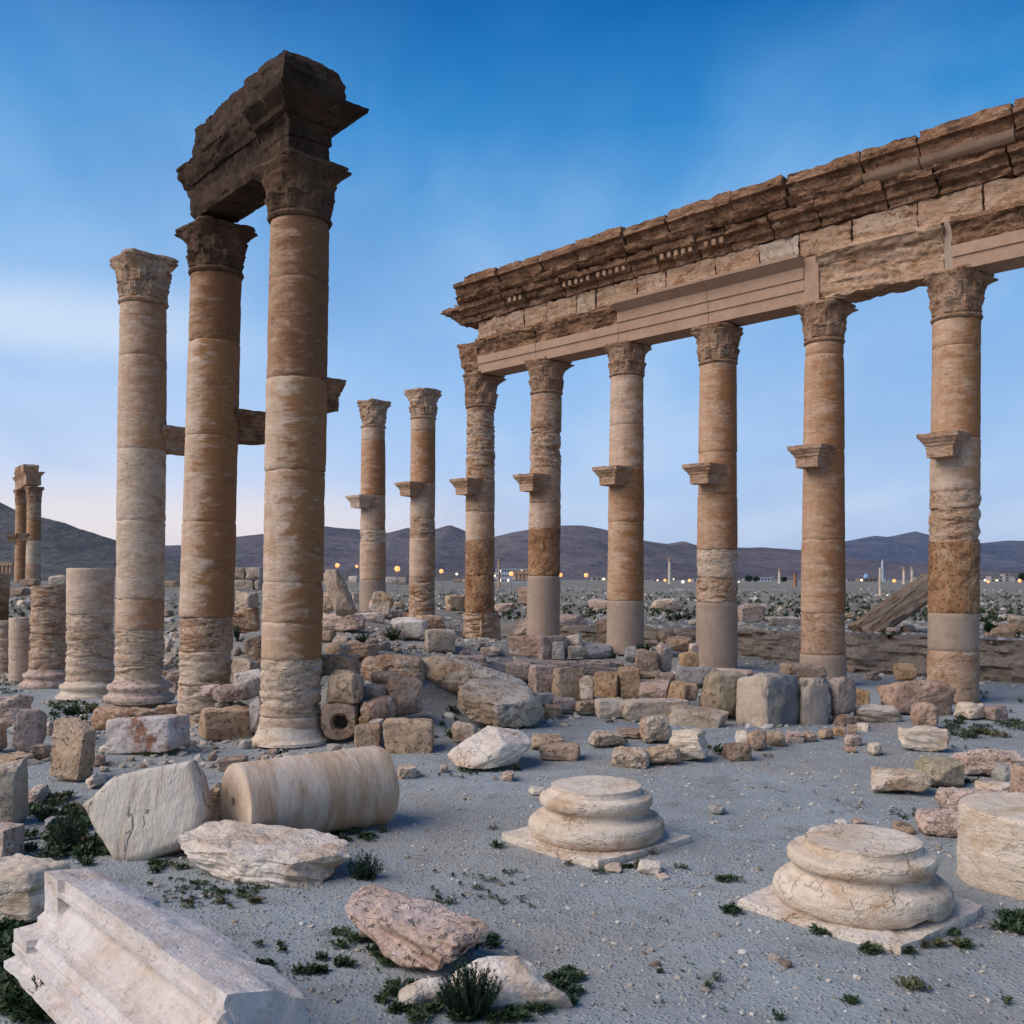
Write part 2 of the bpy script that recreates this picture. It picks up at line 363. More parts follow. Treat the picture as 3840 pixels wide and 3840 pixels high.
CREAM, PALE, TAN, OCHRE, BROWN, DARK = (.50, .41, .30), (.60, .53, .44), (.38, .275, .175), (.33, .18, .075), (.20, .105, .05), (.085, .05, .032)
PINK, GREY, GRN = (.43, .31, .255), (.25, .22, .20), (.27, .25, .17)
M = {
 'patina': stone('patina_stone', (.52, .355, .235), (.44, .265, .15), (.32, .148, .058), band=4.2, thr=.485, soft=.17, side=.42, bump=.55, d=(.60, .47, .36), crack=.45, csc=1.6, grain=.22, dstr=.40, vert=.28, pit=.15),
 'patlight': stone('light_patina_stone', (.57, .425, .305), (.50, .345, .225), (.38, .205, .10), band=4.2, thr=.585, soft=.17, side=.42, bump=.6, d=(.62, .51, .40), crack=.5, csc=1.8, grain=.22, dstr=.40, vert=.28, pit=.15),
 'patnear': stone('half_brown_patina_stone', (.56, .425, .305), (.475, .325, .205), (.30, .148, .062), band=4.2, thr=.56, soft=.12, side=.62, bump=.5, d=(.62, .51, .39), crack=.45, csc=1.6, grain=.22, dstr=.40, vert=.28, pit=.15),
 'patdim': stone('upper_dimmed_patina_stone', (.44, .29, .185), (.35, .205, .115), (.20, .095, .042), band=4.2, thr=.50, soft=.13, side=.5, bump=.5, d=(.52, .40, .29), crack=.45, csc=1.6, grain=.22, dstr=.40, vert=.28, pit=.15),  # upper drums: patina plus graduated filter dimming put into the colour
 'cream': stone('cream_stone', (.58, .455, .335), (.50, .37, .255), (.40, .25, .14), band=4.0, thr=.64, soft=.14, side=.22, bump=.7, crack=.6, csc=2.2, grain=.20),
 'strata': stone('layered_cream_stone', (.60, .475, .35), (.49, .36, .24), (.38, .225, .12), band=6.0, thr=.61, soft=.10, bump=1.0, crack=.9, csc=2.6, pit=.3, grain=.22),
 'pitted': stone('pitted_brown_stone', (.41, .235, .12), (.305, .155, .07), (.19, .088, .038), thr=.56, soft=.10, bump=1.0, pit=.9, crack=.5, d=(.50, .345, .225), grain=.22),
 'eroded': stone('eroded_tan_stone', (.51, .365, .25), (.41, .26, .155), (.29, .15, .07), band=3.2, thr=.57, soft=.09, bump=1.0, crack=.8, pit=.5, d=(.57, .455, .35), grain=.22),
 'mortar': stone('repair_mortar', (.37, .28, .205), (.33, .245, .178), (.28, .20, .14), thr=.66, soft=.14, bump=.25, grain=.17, vert=.35, crack=.25, csc=1.4, pit=.15),
 'newstone': stone('smooth_repair_stone', (.40, .262, .172), (.36, .23, .148), (.31, .19, .118), thr=.64, soft=.16, bump=.22, grain=.17, pit=.15),
 'dark': stone('dimmed_weathered_stone', (0.083, 0.046, 0.024), (0.054, 0.030, 0.016), (0.030, 0.017, 0.010), thr=.5, soft=.14, bump=1.0, pit=.6, d=(0.144, 0.090, 0.050), grain=.25),  # weathered brown stone, graduated filter dimming of the beam added to its colour
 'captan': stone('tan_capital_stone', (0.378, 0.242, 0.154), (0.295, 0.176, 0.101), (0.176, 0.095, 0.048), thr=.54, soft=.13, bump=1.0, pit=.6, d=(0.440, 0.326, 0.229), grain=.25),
 'capdark': stone('dark_brown_capital_stone', (0.152, 0.086, 0.048), (0.108, 0.059, 0.032), (0.062, 0.034, 0.020), thr=.52, soft=.14, bump=1.0, pit=.6, d=(0.224, 0.148, 0.092), grain=.25),  # capital brown, with the dimming towards the top put into the colour
 'darktan': stone('brown_weathered_stone', (0.337, 0.190, 0.107), (0.243, 0.131, 0.069), (0.134, 0.069, 0.035), band=2.6, thr=.54, soft=.12, bump=1.0, pit=.6, crack=.5, d=(0.465, 0.322, 0.213), grain=.24),
 'frieze': stone('frieze_stone', (.48, .325, .21), (.40, .245, .145), (.28, .15, .075), band=3.0, thr=.57, soft=.1, bump=.9, crack=.6, pit=.4, d=(.56, .435, .325), grain=.2),
 'white': stone('white_limestone', (.68, .605, .51), (.60, .51, .40), (.46, .325, .205), band=1.6, thr=.57, soft=.12, sc1=1.0, bump=.9, crack=.2, csc=3.0, pit=.2, grain=.2),
 'ivory': stone('ivory_limestone', (.65, .555, .43), (.57, .465, .34), (.44, .30, .175), band=3.2, thr=.59, soft=.12, bump=.7, crack=.32, csc=2.6, grain=.2, pit=.15),
 'rough': stone('rough_pale_stone', (.62, .53, .415), (.52, .40, .28), (.40, .255, .14), thr=.56, soft=.10, sc1=1.1, bump=1.1, crack=.7, pit=.5, grain=.24, d=(.68, .61, .52)),
 'beige': stone('beige_stone', (0.528, 0.432, 0.318), (0.444, 0.348, 0.246), (0.324, 0.228, 0.144), thr=.60, soft=.12, bump=.9, pit=.4, crack=.4),
 'tan': stone('tan_stone', (.49, .36, .235), (.40, .28, .175), (.29, .185, .105), thr=.58, soft=.12, bump=1.1, pit=.7, d=(.56, .46, .35), grain=.22),
 'pink': stone('pinkish_stone', (0.599, 0.465, 0.374), (0.503, 0.369, 0.278), (0.396, 0.251, 0.166), band=2.4, thr=.60, soft=.12, bump=1.1, pit=.6, crack=.2, d=(0.685, 0.594, 0.508), grain=.22),
 'brown': stone('brown_stone', (.41, .295, .205), (.325, .225, .15), (.22, .145, .09), thr=.58, soft=.12, bump=1.1, pit=.7, d=(.50, .41, .32), grain=.22),
 'mauve': stone('mauve_grey_stone', (.41, .32, .26), (.33, .25, .20), (.23, .165, .125), thr=.58, soft=.12, bump=1.1, pit=.5, d=(.52, .44, .37), grain=.22),
 'orange': stone('orange_stone', (.49, .325, .185), (.42, .26, .135), (.28, .155, .07), thr=.58, soft=.12, bump=1.1, pit=.7, d=(.55, .46, .35), grain=.22),
 'mossy': stone('moss_stained_stone', (0.425, 0.345, 0.230), (0.333, 0.270, 0.172), (0.230, 0.196, 0.109), thr=.54, soft=.12, bump=.9, pit=.5, d=(0.494, 0.425, 0.322)),
 'grey': stone('grey_stone', (0.380, 0.356, 0.316), (0.310, 0.287, 0.253), (0.230, 0.207, 0.178), thr=.58, soft=.12, bump=.9, pit=.4),
 'bluegrey': stone('blue_grey_sided_stone', (.53, .43, .32), (.43, .335, .24), (.20, .19, .185), band=.5, thr=.54, soft=.10, side=.45, bump=.8, vert=.30, d=(.36, .31, .265), grain=.2),  # grey tone gathers on the local +x side of a cream base
 'rust': stone('rust_faced_stone', (.56, .51, .46), (.44, .36, .305), (.27, .135, .085), thr=.53, soft=.07, bump=.9, pit=.4),
 'redbrown': stone('reddish_stone', (.46, .32, .225), (.38, .25, .17), (.28, .165, .10), thr=.58, soft=.12, bump=1.1, pit=.5, d=(.54, .43, .34), grain=.22),
 'grain': stone('long_grained_stone', (0.483, 0.391, 0.287), (0.380, 0.287, 0.201), (0.265, 0.178, 0.109), band=.25, thr=.55, soft=.10, bump=1.0, crack=.5),
 'carved': stone('bluish_white_limestone', (0.618, 0.572, 0.515), (0.556, 0.489, 0.417), (0.453, 0.340, 0.242), thr=.60, soft=.13, sc1=1.6, bump=.7, crack=.0, csc=3.4, grain=.2, pit=.15),
 'drum': stone('fallen_drum_stone', (.60, .49, .375), (.51, .385, .265), (.41, .26, .145), vec=(2.6, .6, .6), thr=.54, soft=.16, bump=.4, sc1=1.3, d=(.64, .555, .45), grain=.18, pit=.1),
 'beamgrain': stone('grained_beam_stone', (.47, .36, .25), (.37, .265, .17), (.25, .155, .085), vec=(.5, 5, 5), thr=.55, soft=.10, bump=1.0, crack=.5, grain=.22),
 'slab': stone('vein_cracked_slab', (.58, .52, .42), (.51, .445, .345), (.40, .30, .20), vec=(2.2, 1, .42), thr=.62, soft=.12, bump=.7, crack=1.0, csc=2.0, grain=.2),
 'earth': stone('earth_bank', (.26, .215, .17), (.19, .152, .118), (.33, .28, .225), band=4, thr=.60, soft=.1, bump=1.0, pit=.7),
}
def plain(name, colr, rough=.8, emit=0.0):
    m = bpy.data.materials.new(name); m.use_nodes = True
    b = m.node_tree.nodes['Principled BSDF']
    b.inputs['Base Color'].default_value = (*colr, 1); b.inputs['Roughness'].default_value = rough
    t = NT(m.node_tree)
    n = t.noise(t.n('ShaderNodeTexCoord').outputs['Object'], 3.0, 5)
    t.put(b.inputs['Base Color'], t.mix(t.step(n, .3, .7), tuple(c * .82 for c in colr), tuple(min(1, c * 1.12) for c in colr)))
    if emit:
        t.put(b.inputs['Emission Color'], (*colr, 1)); b.inputs['Emission Strength'].default_value = emit
    return m
def leafmat(name, a, b, c, dry=0.0):
    m = bpy.data.materials.new(name); m.use_nodes = True
    t = NT(m.node_tree); bs = m.node_tree.nodes['Principled BSDF']
    v = t.n('ShaderNodeTexCoord').outputs['Object']
    co = t.mix(t.step(t.noise(v, 3.0, 3), .35, .65), a, b)
    co = t.mix(t.step(t.noise(v, 23.0, 3), .5, .75), co, c)
    co = t.mix(t.step(t.noise(t.vm('ADD', v, (4, 4, 4)), 1.1, 4, .6), .50, .66, 0, dry), co, (.15, .12, .055))
    t.put(bs.inputs['Base Color'], co); bs.inputs['Roughness'].default_value = .65
    bs.inputs['Specular IOR Level'].default_value = .25
    return m
M['leaf'] = leafmat('dark_green_leaf', (.030, .060, .026), (.020, .042, .020), (.055, .085, .032))
M['weed'] = leafmat('weed_leaf', (.050, .080, .030), (.032, .060, .026), (.105, .105, .042), .85)
M['dry'] = leafmat('dry_twig', (.10, .085, .065), (.075, .065, .05), (.13, .11, .08))
M['stem'] = plain('plant_stem', (.07, .06, .035))

# ground: pale grey gravelly earth
gm = bpy.data.materials.new('gravel_ground'); gm.use_nodes = True; gm.node_tree.nodes.clear(); t = NT(gm.node_tree)
v = t.n('ShaderNodeTexCoord').outputs['Object']
n1 = t.noise(v, .45, 6, .6); n2 = t.noise(v, 2.6, 6, .65); n3 = t.noise(v, 55, 4, .7); n0 = t.noise(v, 14, 5, .65)
co = t.mix(t.step(n1, .36, .64), (.335, .355, .348), (.285, .298, .290))
co = t.mix(t.step(n2, .50, .72, 0, .7), co, (.175, .165, .152))
co = t.mix(t.step(t.noise(t.vm('ADD', v, (31, 7, 0)), 1.1, 6, .62), .56, .74, 0, .55), co, (.335, .345, .34))
co = t.mix(t.step(t.noise(t.vm('ADD', v, (11, 3, 0)), .32, 7, .66), .47, .66, 0, .62), co, (.315, .275, .228))
co = t.mix(t.step(t.noise(t.vm('ADD', v, (5, 41, 0)), .75, 7, .66), .54, .70, 0, .55), co, (.165, .158, .15))
vo = t.n('ShaderNodeTexVoronoi', {'Vector': v, 'Scale': 26.0, 'Randomness': 1.0})
vcol = t.n('ShaderNodeSeparateColor', {0: vo.outputs['Color']})
chip = t.m('MULTIPLY', t.step(vo.outputs['Distance'], .40, .25), t.m('GREATER_THAN', vcol.outputs[0], .66))
co = t.mix(t.m('MULTIPLY', chip, .6), co, t.mix(vcol.outputs[1], (.13, .122, .112), (.60, .57, .52)))
vo2 = t.n('ShaderNodeTexVoronoi', {'Vector': v, 'Scale': 70.0, 'Randomness': 1.0})
vc2 = t.n('ShaderNodeSeparateColor', {0: vo2.outputs['Color']})
co = t.mix(t.m('MULTIPLY', t.step(vo2.outputs['Distance'], .5, .2), .5), co, t.mix(vc2.outputs[0], (.10, .095, .09), (.52, .50, .46)))
g = t.m('ADD', .80, t.m('MULTIPLY', t.m('ADD', n3, n0), .20))
co = t.mix(1.0, co, t.n('ShaderNodeCombineColor', {0: g, 1: g, 2: g}).outputs[0], 'MULTIPLY')
# dry greenish steppe tint out on the plain
yy = t.n('ShaderNodeSeparateXYZ', {0: v}).outputs[1]
far = t.step(yy, 24, 48)
co = t.mix(t.m('MULTIPLY', far, .75), co, (.190, .172, .140))
co = t.mix(t.m('MULTIPLY', far, t.step(t.noise(v, .16, 8, .7), .42, .58, 0, .92)), co, (.10, .10, .062))
# raw earth on steep faces of the excavated bank
zz_h = t.step(t.n('ShaderNodeSeparateXYZ', {0: v}).outputs[2], .10, .45)
co = t.mix(t.m('MULTIPLY', zz_h, t.step(t.noise(t.vm('ADD', v, (2, 8, 0)), 1.6, 7, .68), .30, .62, .25, .8)), co, (.245, .208, .165))
steep = t.step(t.n('ShaderNodeSeparateXYZ', {0: t.n('ShaderNodeNewGeometry').outputs['Normal']}).outputs[2], .86, .62)
bandn = t.noise(t.vm('MULTIPLY', v, (.5, .5, 7)), 1.2, 6, .65)
co = t.mix(steep, co, t.mix(t.step(bandn, .4, .62), (.165, .130, .100), (.255, .210, .168)))
h = t.m('ADD', t.m('ADD', t.m('MULTIPLY', n3, .3), t.m('MULTIPLY', n0, .7)), t.m('MULTIPLY', t.step(vo.outputs['Distance'], .5, .1), t.m('MULTIPLY', vcol.outputs[0], .5)))
h = t.m('ADD', h, t.m('MULTIPLY', n2, 1.0))
bp = t.n('ShaderNodeBump', {'Height': h, 'Strength': 1.0, 'Distance': .035})
bs = t.n('ShaderNodeBsdfPrincipled', {'Base Color': co, 'Roughness': .95, 'Normal': bp.outputs[0]})
bs.inputs['Specular IOR Level'].default_value = .15
t.n('ShaderNodeOutputMaterial', {'Surface': bs.outputs[0]})
M['ground'] = gm

# ------------------------------------------------------------------ terrain
R1 = np.array([9.85, 21.83]); U = np.array([-.7086, .7054]); U /= np.linalg.norm(U); NB = np.array([U[1], -U[0]])   # along the big colonnade / away from the street
CT = np.array([[x, y, 0] for y in (-20, -5, 3, 7, 11, 14.5) for x in (-30, -14, -8, -4, 0, 4, 8, 12, 25)] + [
 (-12, 18, 0), (-7.9, 20, 0), (-7.9, 21.5, -.02), (-10.1, 23.6, -.1), (-12.5, 26, -.15), (-15.2, 28.6, -.1), (-18, 31, .0), (-17, 24, 0), (-25, 28, .1), (-20, 40, .75), (-14, 33, .35), (-25, 60, 1.2), (-32, 50, 1.1), (-40, 70, 1.3), (-60, 60, 1.2),
 (-5.7, 18.4, 0), (-3.54, 15.9, 0), (-5.5, 16.3, 0), (-2.2, 15.6, 0), (-6.6, 20.6, .12), (-6.3, 24, .45), (-6.8, 28, .95), (-8, 34, 1.4), (-4.6, 20.0, .45), (-4.2, 18.0, .30),
 (-3.0, 17.9, .82), (-2.1, 19, 1.0), (-1.1, 21, 1.05), (-3.5, 22, 1.15), (-4, 26, 1.2), (-1, 25, 1.1), (.6, 22.4, .7), (-1.6, 17.3, .35), (-.8, 17.4, .05), (-.2, 19.4, .4), (.2, 18, .02), (-2.2, 16.5, .15),
 (1.3, 21.2, .45), (2.5, 21.5, .42), (4.2, 21.3, .36), (6, 21.3, .16), (7.8, 21.4, .02), (9.85, 21.8, -.02), (9, 19, 0), (3, 18.9, 0), (5, 18.3, 0), (1.4, 19.3, .06), (6.5, 18.2, 0), (12, 18, 0), (16, 20, .1),
 (2, 24, .55), (5, 25.8, .30), (3.3, 28.4, .5), (1, 30.6, .70), (-1.1, 32.2, .42), (-.6, 29, .7), (7.8, 24.2, .10), (12, 24.2, .12), (15, 22, .12), (-3.1, 35.5, 1.2), (-5.3, 37.6, 1.45), (-2.5, 31, 1.05), (-6, 32, 1.3), (-9, 45, 1.5), (-14, 55, 1.4), (20, 20, .3), (28, 15, .4)], float)
def zplain(X, Y):
    p = np.stack([X, Y, np.zeros_like(X)], 1)
    r = np.hypot(X, Y)
    return 1.14 + np.clip((r - 25) / 90, 0, 1) * .12 + .26 * sstep(r, 30, 60) * fbm(p / 13, 3) + .12 * sstep(r, 24, 40) * fbm(p / 3.7 + 5, 3) + .55 * sstep(r, 70, 130) * (1 - sstep(r, 220, 420)) * fbm(p / 45 + 3, 2)
def G(X, Y):
    X = np.atleast_1d(np.asarray(X, float)); Y = np.atleast_1d(np.asarray(Y, float))
    out = np.empty(len(X))
    for i in range(0, len(X), 60000):
        x, y = X[i:i + 60000], Y[i:i + 60000]
        d2 = (x[:, None] - CT[:, 0]) ** 2 + (y[:, None] - CT[:, 1]) ** 2
        wg = 1 / (d2 + .35) ** 2
        z = (wg * CT[:, 2]).sum(1) / wg.sum(1)
        db = (x - R1[0]) * NB[0] + (y - R1[1]) * NB[1]
        ss = (x - R1[0]) * U[0] + (y - R1[1]) * U[1]
        p = np.stack([x, y, 0 * x], 1)
        near = 3.5 - 1.7 * sstep(ss, 8, 14)
        B = sstep(db + .55 * fbm(p * .55, 3), near, near + .34)
        Bf = np.maximum(B, sstep(np.hypot(x, y), 42, 75))
        out[i:i + 60000] = z * (1 - Bf) + zplain(x, y) * Bf
    return out
def g1(x, y): return float(G([x], [y])[0])
_YS = np.concatenate([np.arange(3, 45, .12), np.geomspace(45, 900, 220)])
def hit(px, py):
    """Where the sight line through a photo pixel first meets the ground."""
    X, Z = xat(px, _YS), zat(py, _YS)
    below = Z <= G(X, _YS)
    k = int(np.argmax(below)) if below.any() else len(_YS) - 1
    return float(X[k]), float(_YS[k]), float(Z[k])

xs = np.concatenate([-np.geomspace(16000, 27, 46), np.arange(-26, 26.01, .17), np.geomspace(27, 16000, 46)])
ys = np.concatenate([-np.geomspace(6000, 9, 26), np.arange(-8, 3, 1.0), np.arange(3, 47, .17), np.geomspace(47.3, 220, 90), np.geomspace(225, 18000, 60)])
XX, YY = np.meshgrid(xs, ys)
x_, y_ = XX.ravel(), YY.ravel()
zz = G(x_, y_)
fine = np.where(np.hypot(x_, y_) < 60)[0]
pf = np.stack([x_[fine], y_[fine], 0 * fine], 1)
zz[fine] += .018 * fbm(pf * 1.7, 3) + .010 * fbm(pf * 6.0, 2)
dbk = (x_[fine] - R1[0]) * NB[0] + (y_[fine] - R1[1]) * NB[1]
rubz = sstep(zz[fine], .12, .5)
zz[fine] += rubz * (.07 * fbm(pf * 2.4 + 3, 4) + .05 * np.abs(fbm(pf * 5.1, 2)))
nx, ny = len(xs), len(ys)
ii = (np.arange(ny - 1)[:, None] * nx + np.arange(nx - 1)[None]).ravel()
o = mk('ground', np.stack([x_, y_, zz], 1), [np.stack([ii, ii + 1, ii + nx + 1, ii + nx], 1)], gm)
tag(o, 'pale grey gravelly ground with a low earth bank and dry plain beyond', kind='structure')

# ------------------------------------------------------------------ hills
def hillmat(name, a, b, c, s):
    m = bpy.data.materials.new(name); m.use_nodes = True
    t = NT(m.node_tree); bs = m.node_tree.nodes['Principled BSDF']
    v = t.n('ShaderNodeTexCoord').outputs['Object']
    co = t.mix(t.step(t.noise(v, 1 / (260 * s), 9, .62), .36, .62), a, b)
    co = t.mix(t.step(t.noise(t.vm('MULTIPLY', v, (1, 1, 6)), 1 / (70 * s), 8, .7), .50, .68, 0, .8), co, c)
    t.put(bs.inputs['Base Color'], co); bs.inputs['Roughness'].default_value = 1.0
    bs.inputs['Specular IOR Level'].default_value = 0.0
    bp = t.n('ShaderNodeBump', {'Height': t.noise(v, 1 / (45 * s), 8, .65), 'Strength': 1.0, 'Distance': 26 * s})
    t.put(bs.inputs['Normal'], bp.outputs[0])
    return m
def hill(name, label, pts, D, depth, mat, seed, gul, ext):
    """Ridge whose crest stands at distance D; pts = crest line in photo pixels, continued past the frame by ext."""
    px = np.array([p[0] for p in pts], float); py = np.array([p[1] for p in pts], float)
    lo, hi = px[0] - ext, px[-1] + ext
    u = np.linspace(lo, hi, 460)
    el_ = np.interp(u, np.concatenate([[lo], px, [hi]]), np.concatenate([[HY - 30], py, [HY - 30]]))
    X = xat(u, D); H = zat(el_, D)
    H = H + .012 * H.max() * fbm(np.stack([X / D * 60, 0 * X, 0 * X + seed], 1), 3)
    v = np.concatenate([np.linspace(0, 1, 90), np.linspace(1.03, 1.6, 16)])
    Xg, Vg = np.meshgrid(X, v); Hg = np.meshgrid(H, v)[0]
    prof = np.where(Vg <= 1, Vg ** 1.9 * .88 + .12 * sstep(Vg, 0, 1), 1 - (Vg - 1) * 1.2)
    Yg = D - depth * (1 - Vg)
    p = np.stack([Xg.ravel() / D * 9, Yg.ravel() / D * 9, 0 * Xg.ravel() + seed], 1)
    gl = (ridge(p * np.array([3.2, 1.2, 1]), 4) * .5).reshape(Xg.shape)
    Zg = Hg * prof + gul * gl * np.clip(Vg, 0, 1) * np.clip(1.0 - Vg, 0, 1) * 3.0 * Hg.mean() - 3
    k, n = len(v), len(X)
    ii = (np.arange(k - 1)[:, None] * n + np.arange(n - 1)[None]).ravel()
    o = mk(name, np.stack([Xg.ravel(), Yg.ravel(), Zg.ravel()], 1), [np.stack([ii, ii + 1, ii + n + 1, ii + n], 1)], mat)
    return tag(o, label, kind='structure')
hill('hill', 'bare grey green hill sloping down from the frame edge behind the stumps', [(-900, 1560), (-400, 1690), (0, 1877), (56, 1903), (153, 1932), (224, 1947), (280, 1968), (429, 2018), (560, 2068), (700, 2108), (900, 2140), (1150, 2160)], 1400, 750, hillmat('near_hill', (.130, .124, .110), (.17, .155, .135), (.095, .083, .078), .5), 3, .12, 700)
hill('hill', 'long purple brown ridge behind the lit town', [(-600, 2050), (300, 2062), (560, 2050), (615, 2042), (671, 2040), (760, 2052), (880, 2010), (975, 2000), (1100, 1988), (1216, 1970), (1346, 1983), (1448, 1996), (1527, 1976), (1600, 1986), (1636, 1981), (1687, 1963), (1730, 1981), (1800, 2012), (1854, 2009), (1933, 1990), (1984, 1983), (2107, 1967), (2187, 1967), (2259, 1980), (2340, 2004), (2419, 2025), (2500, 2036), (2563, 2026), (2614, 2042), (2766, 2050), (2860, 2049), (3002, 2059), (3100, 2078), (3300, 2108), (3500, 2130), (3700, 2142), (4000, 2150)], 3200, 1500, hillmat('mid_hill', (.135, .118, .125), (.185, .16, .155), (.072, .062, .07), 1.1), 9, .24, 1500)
hill('hill', 'farthest bluish mountain range at the end of the plain', [(2300, 2110), (2700, 2085), (2950, 2066), (3060, 2052), (3176, 2027), (3281, 2007), (3331, 2012), (3433, 1991), (3484, 2003), (3560, 2022), (3672, 2036), (3781, 2025), (3840, 2027), (4200, 2005), (4700, 2030), (5400, 2060)], 7600, 2600, hillmat('haze_tinted_mountain', (.105, .108, .128), (.14, .138, .150), (.06, .062, .08), 2.2), 15, .28, 1500)  # bluish rock colour carries distance haze painted in

# the cut face of the earth bank behind the big colonnade
def bank():
    S = np.arange(-10, 15.2, .07); K = np.linspace(0, 1, 22)
    near = 3.5 - 1.7 * sstep(S, 8, 14)
    base = R1[None] + S[:, None] * U[None]
    db = near.copy()
    for _ in range(4):
        p = np.concatenate([base + db[:, None] * NB[None], np.zeros((len(S), 1))], 1)
        db = near - .55 * fbm(p * .55, 3)
    foot = base + (db - .15)[:, None] * NB[None]; top = base + (db + .55)[:, None] * NB[None]
    z0 = G(foot[:, 0], foot[:, 1]) - .25; z1 = G(top[:, 0], top[:, 1]) + .03
    V = []
    for k in K:
        z = z0 + (z1 - z0) * min(1, k / .86)
        q = np.stack([S * 1.1, np.full(len(S), 3.0), z * 1.6], 1)
        d = .22 * fbm(q, 4, .6) + .10 * fbm(q * 3.1, 3) + .20 * fbm(np.stack([S * .7, 0 * S + 8, z * 5.5 + .3 * fbm(q, 2)], 1), 3, .65) + .10 * math.sin(k * 5.2)
        off = db + .16 - .26 * (1 - k) - d * (1 if k < .95 else .3)
        if k > .86: off = off + .48 * (k - .86) / .14
        xy = base + off[:, None] * NB[None]
        V.append(np.stack([xy[:, 0], xy[:, 1], z], 1))
    V = np.concatenate(V); n = len(S)
    ii = (np.arange(len(K) - 1)[:, None] * n + np.arange(n - 1)[None]).ravel()
    tag(mk('earth_bank', V, [np.stack([ii, ii + 1, ii + n + 1, ii + n], 1)], M['earth'], sharp=30), 'raw cut earth bank behind the long colonnade', kind='structure')
bank()

# ------------------------------------------------------------------ columns
STY = {'light': ('patlight', .010, .010, 0), 'near': ('patnear', .008, .006, 0), 'top': ('patdim', .008, .006, 0),   # material, weathering amp, strata amp, pitting amp
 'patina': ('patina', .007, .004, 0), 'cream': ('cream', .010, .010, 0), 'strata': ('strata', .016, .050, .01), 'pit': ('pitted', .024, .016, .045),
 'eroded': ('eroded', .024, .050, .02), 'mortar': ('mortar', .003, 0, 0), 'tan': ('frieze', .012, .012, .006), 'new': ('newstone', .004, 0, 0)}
def drummesh(z0, z1, r0, r1, cx0, cx1, sty, seed, seg, dz):
    """One drum between z0 and z1; radius and the lean of the axis run linearly."""
    mat, amp, st, pt = STY[sty]
    zs = np.concatenate([[z0, z0 + .012], np.linspace(z0 + .03, z1 - .03, max(3, int((z1 - z0) / (dz * (.6 if st > .02 else 1))))), [z1 - .012, z1]])
    th = np.linspace(0, 2 * np.pi, seg, endpoint=False)
    k = (zs - z0) / (z1 - z0)
    r = r0 + (r1 - r0) * k
    ed = np.minimum(zs - z0, z1 - zs)
    r = r - .016 * (1 - np.clip(ed / .03, 0, 1))
    cx = cx0 + (cx1 - cx0) * k
    Rr = np.repeat(r[:, None], seg, 1)
    P = np.stack([np.cos(th)[None] * Rr, np.sin(th)[None] * Rr, np.repeat(zs[:, None], seg, 1)], 2).reshape(-1, 3)
    q = P + seed * 7.31
    d = amp * fbm(q * 2.3, 4)
    if st:
        zz_ = q[:, 2] + .10 * fbm(q * 1.7, 3)
        d += st * (np.minimum(fbm(np.stack([q[:, 0] * 1.1, q[:, 1] * 1.1, zz_ * 9], 1), 3, .6), .25) - .12)
        gv = perlin(np.stack([q[:, 0] * .9, q[:, 1] * .9, zz_ * 5.2 + 3], 1))
        d -= st * 1.25 * np.clip(1 - np.abs(gv) * 9, 0, 1) * np.clip(.5 + 2 * fbm(q * 1.4 + 5, 2), 0, 1)
    if pt: d -= pt * np.clip(fbm(q * 7.5, 3) - .05, 0, 1) * 2
    ch = np.clip(fbm(q * 3.1 + 40, 2) - .12, 0, 1) * np.repeat(1 - np.clip(ed / .14, 0, 1), seg)   # chipped arrises at the joints
    d -= (.07 + st) * ch
    RR = Rr.ravel() + d
    V = np.stack([np.tile(np.cos(th), len(zs)) * RR + np.repeat(cx, seg), np.tile(np.sin(th), len(zs)) * RR, P[:, 2]], 1)
    return loft_rings(list(V.reshape(len(zs), seg, 3)), 2), M[mat]
def lathe(prof, seg, seed, amp=.008, step=.04, cx=0.0, chip=0.0, strata=0.0):
    """Surface of revolution from (r, z) points, bottom to top, weathered."""
    L = densify(prof, step); th = np.linspace(0, 2 * np.pi, seg, endpoint=False)
    rings = [np.stack([np.cos(th) * r, np.sin(th) * r, np.full(seg, z)], 1) for r, z in L]
    V, Fc = loft_rings(rings, 8 if seg > 80 else 3)
    N = normals(V, Fc); q = V + seed * 5.17
    d = amp * fbm(q * 2.6, 4) + amp * .5 * fbm(q * 9, 2)
    if chip: d -= chip * np.clip(fbm(q * 2.2 + 11, 3) - .22, 0, 1)
    if strata: d += strata * fbm(q * np.array([1.2, 1.2, 13]), 3)
    V = V + N * d[:, None]; V[:, 0] += cx
    return V, Fc
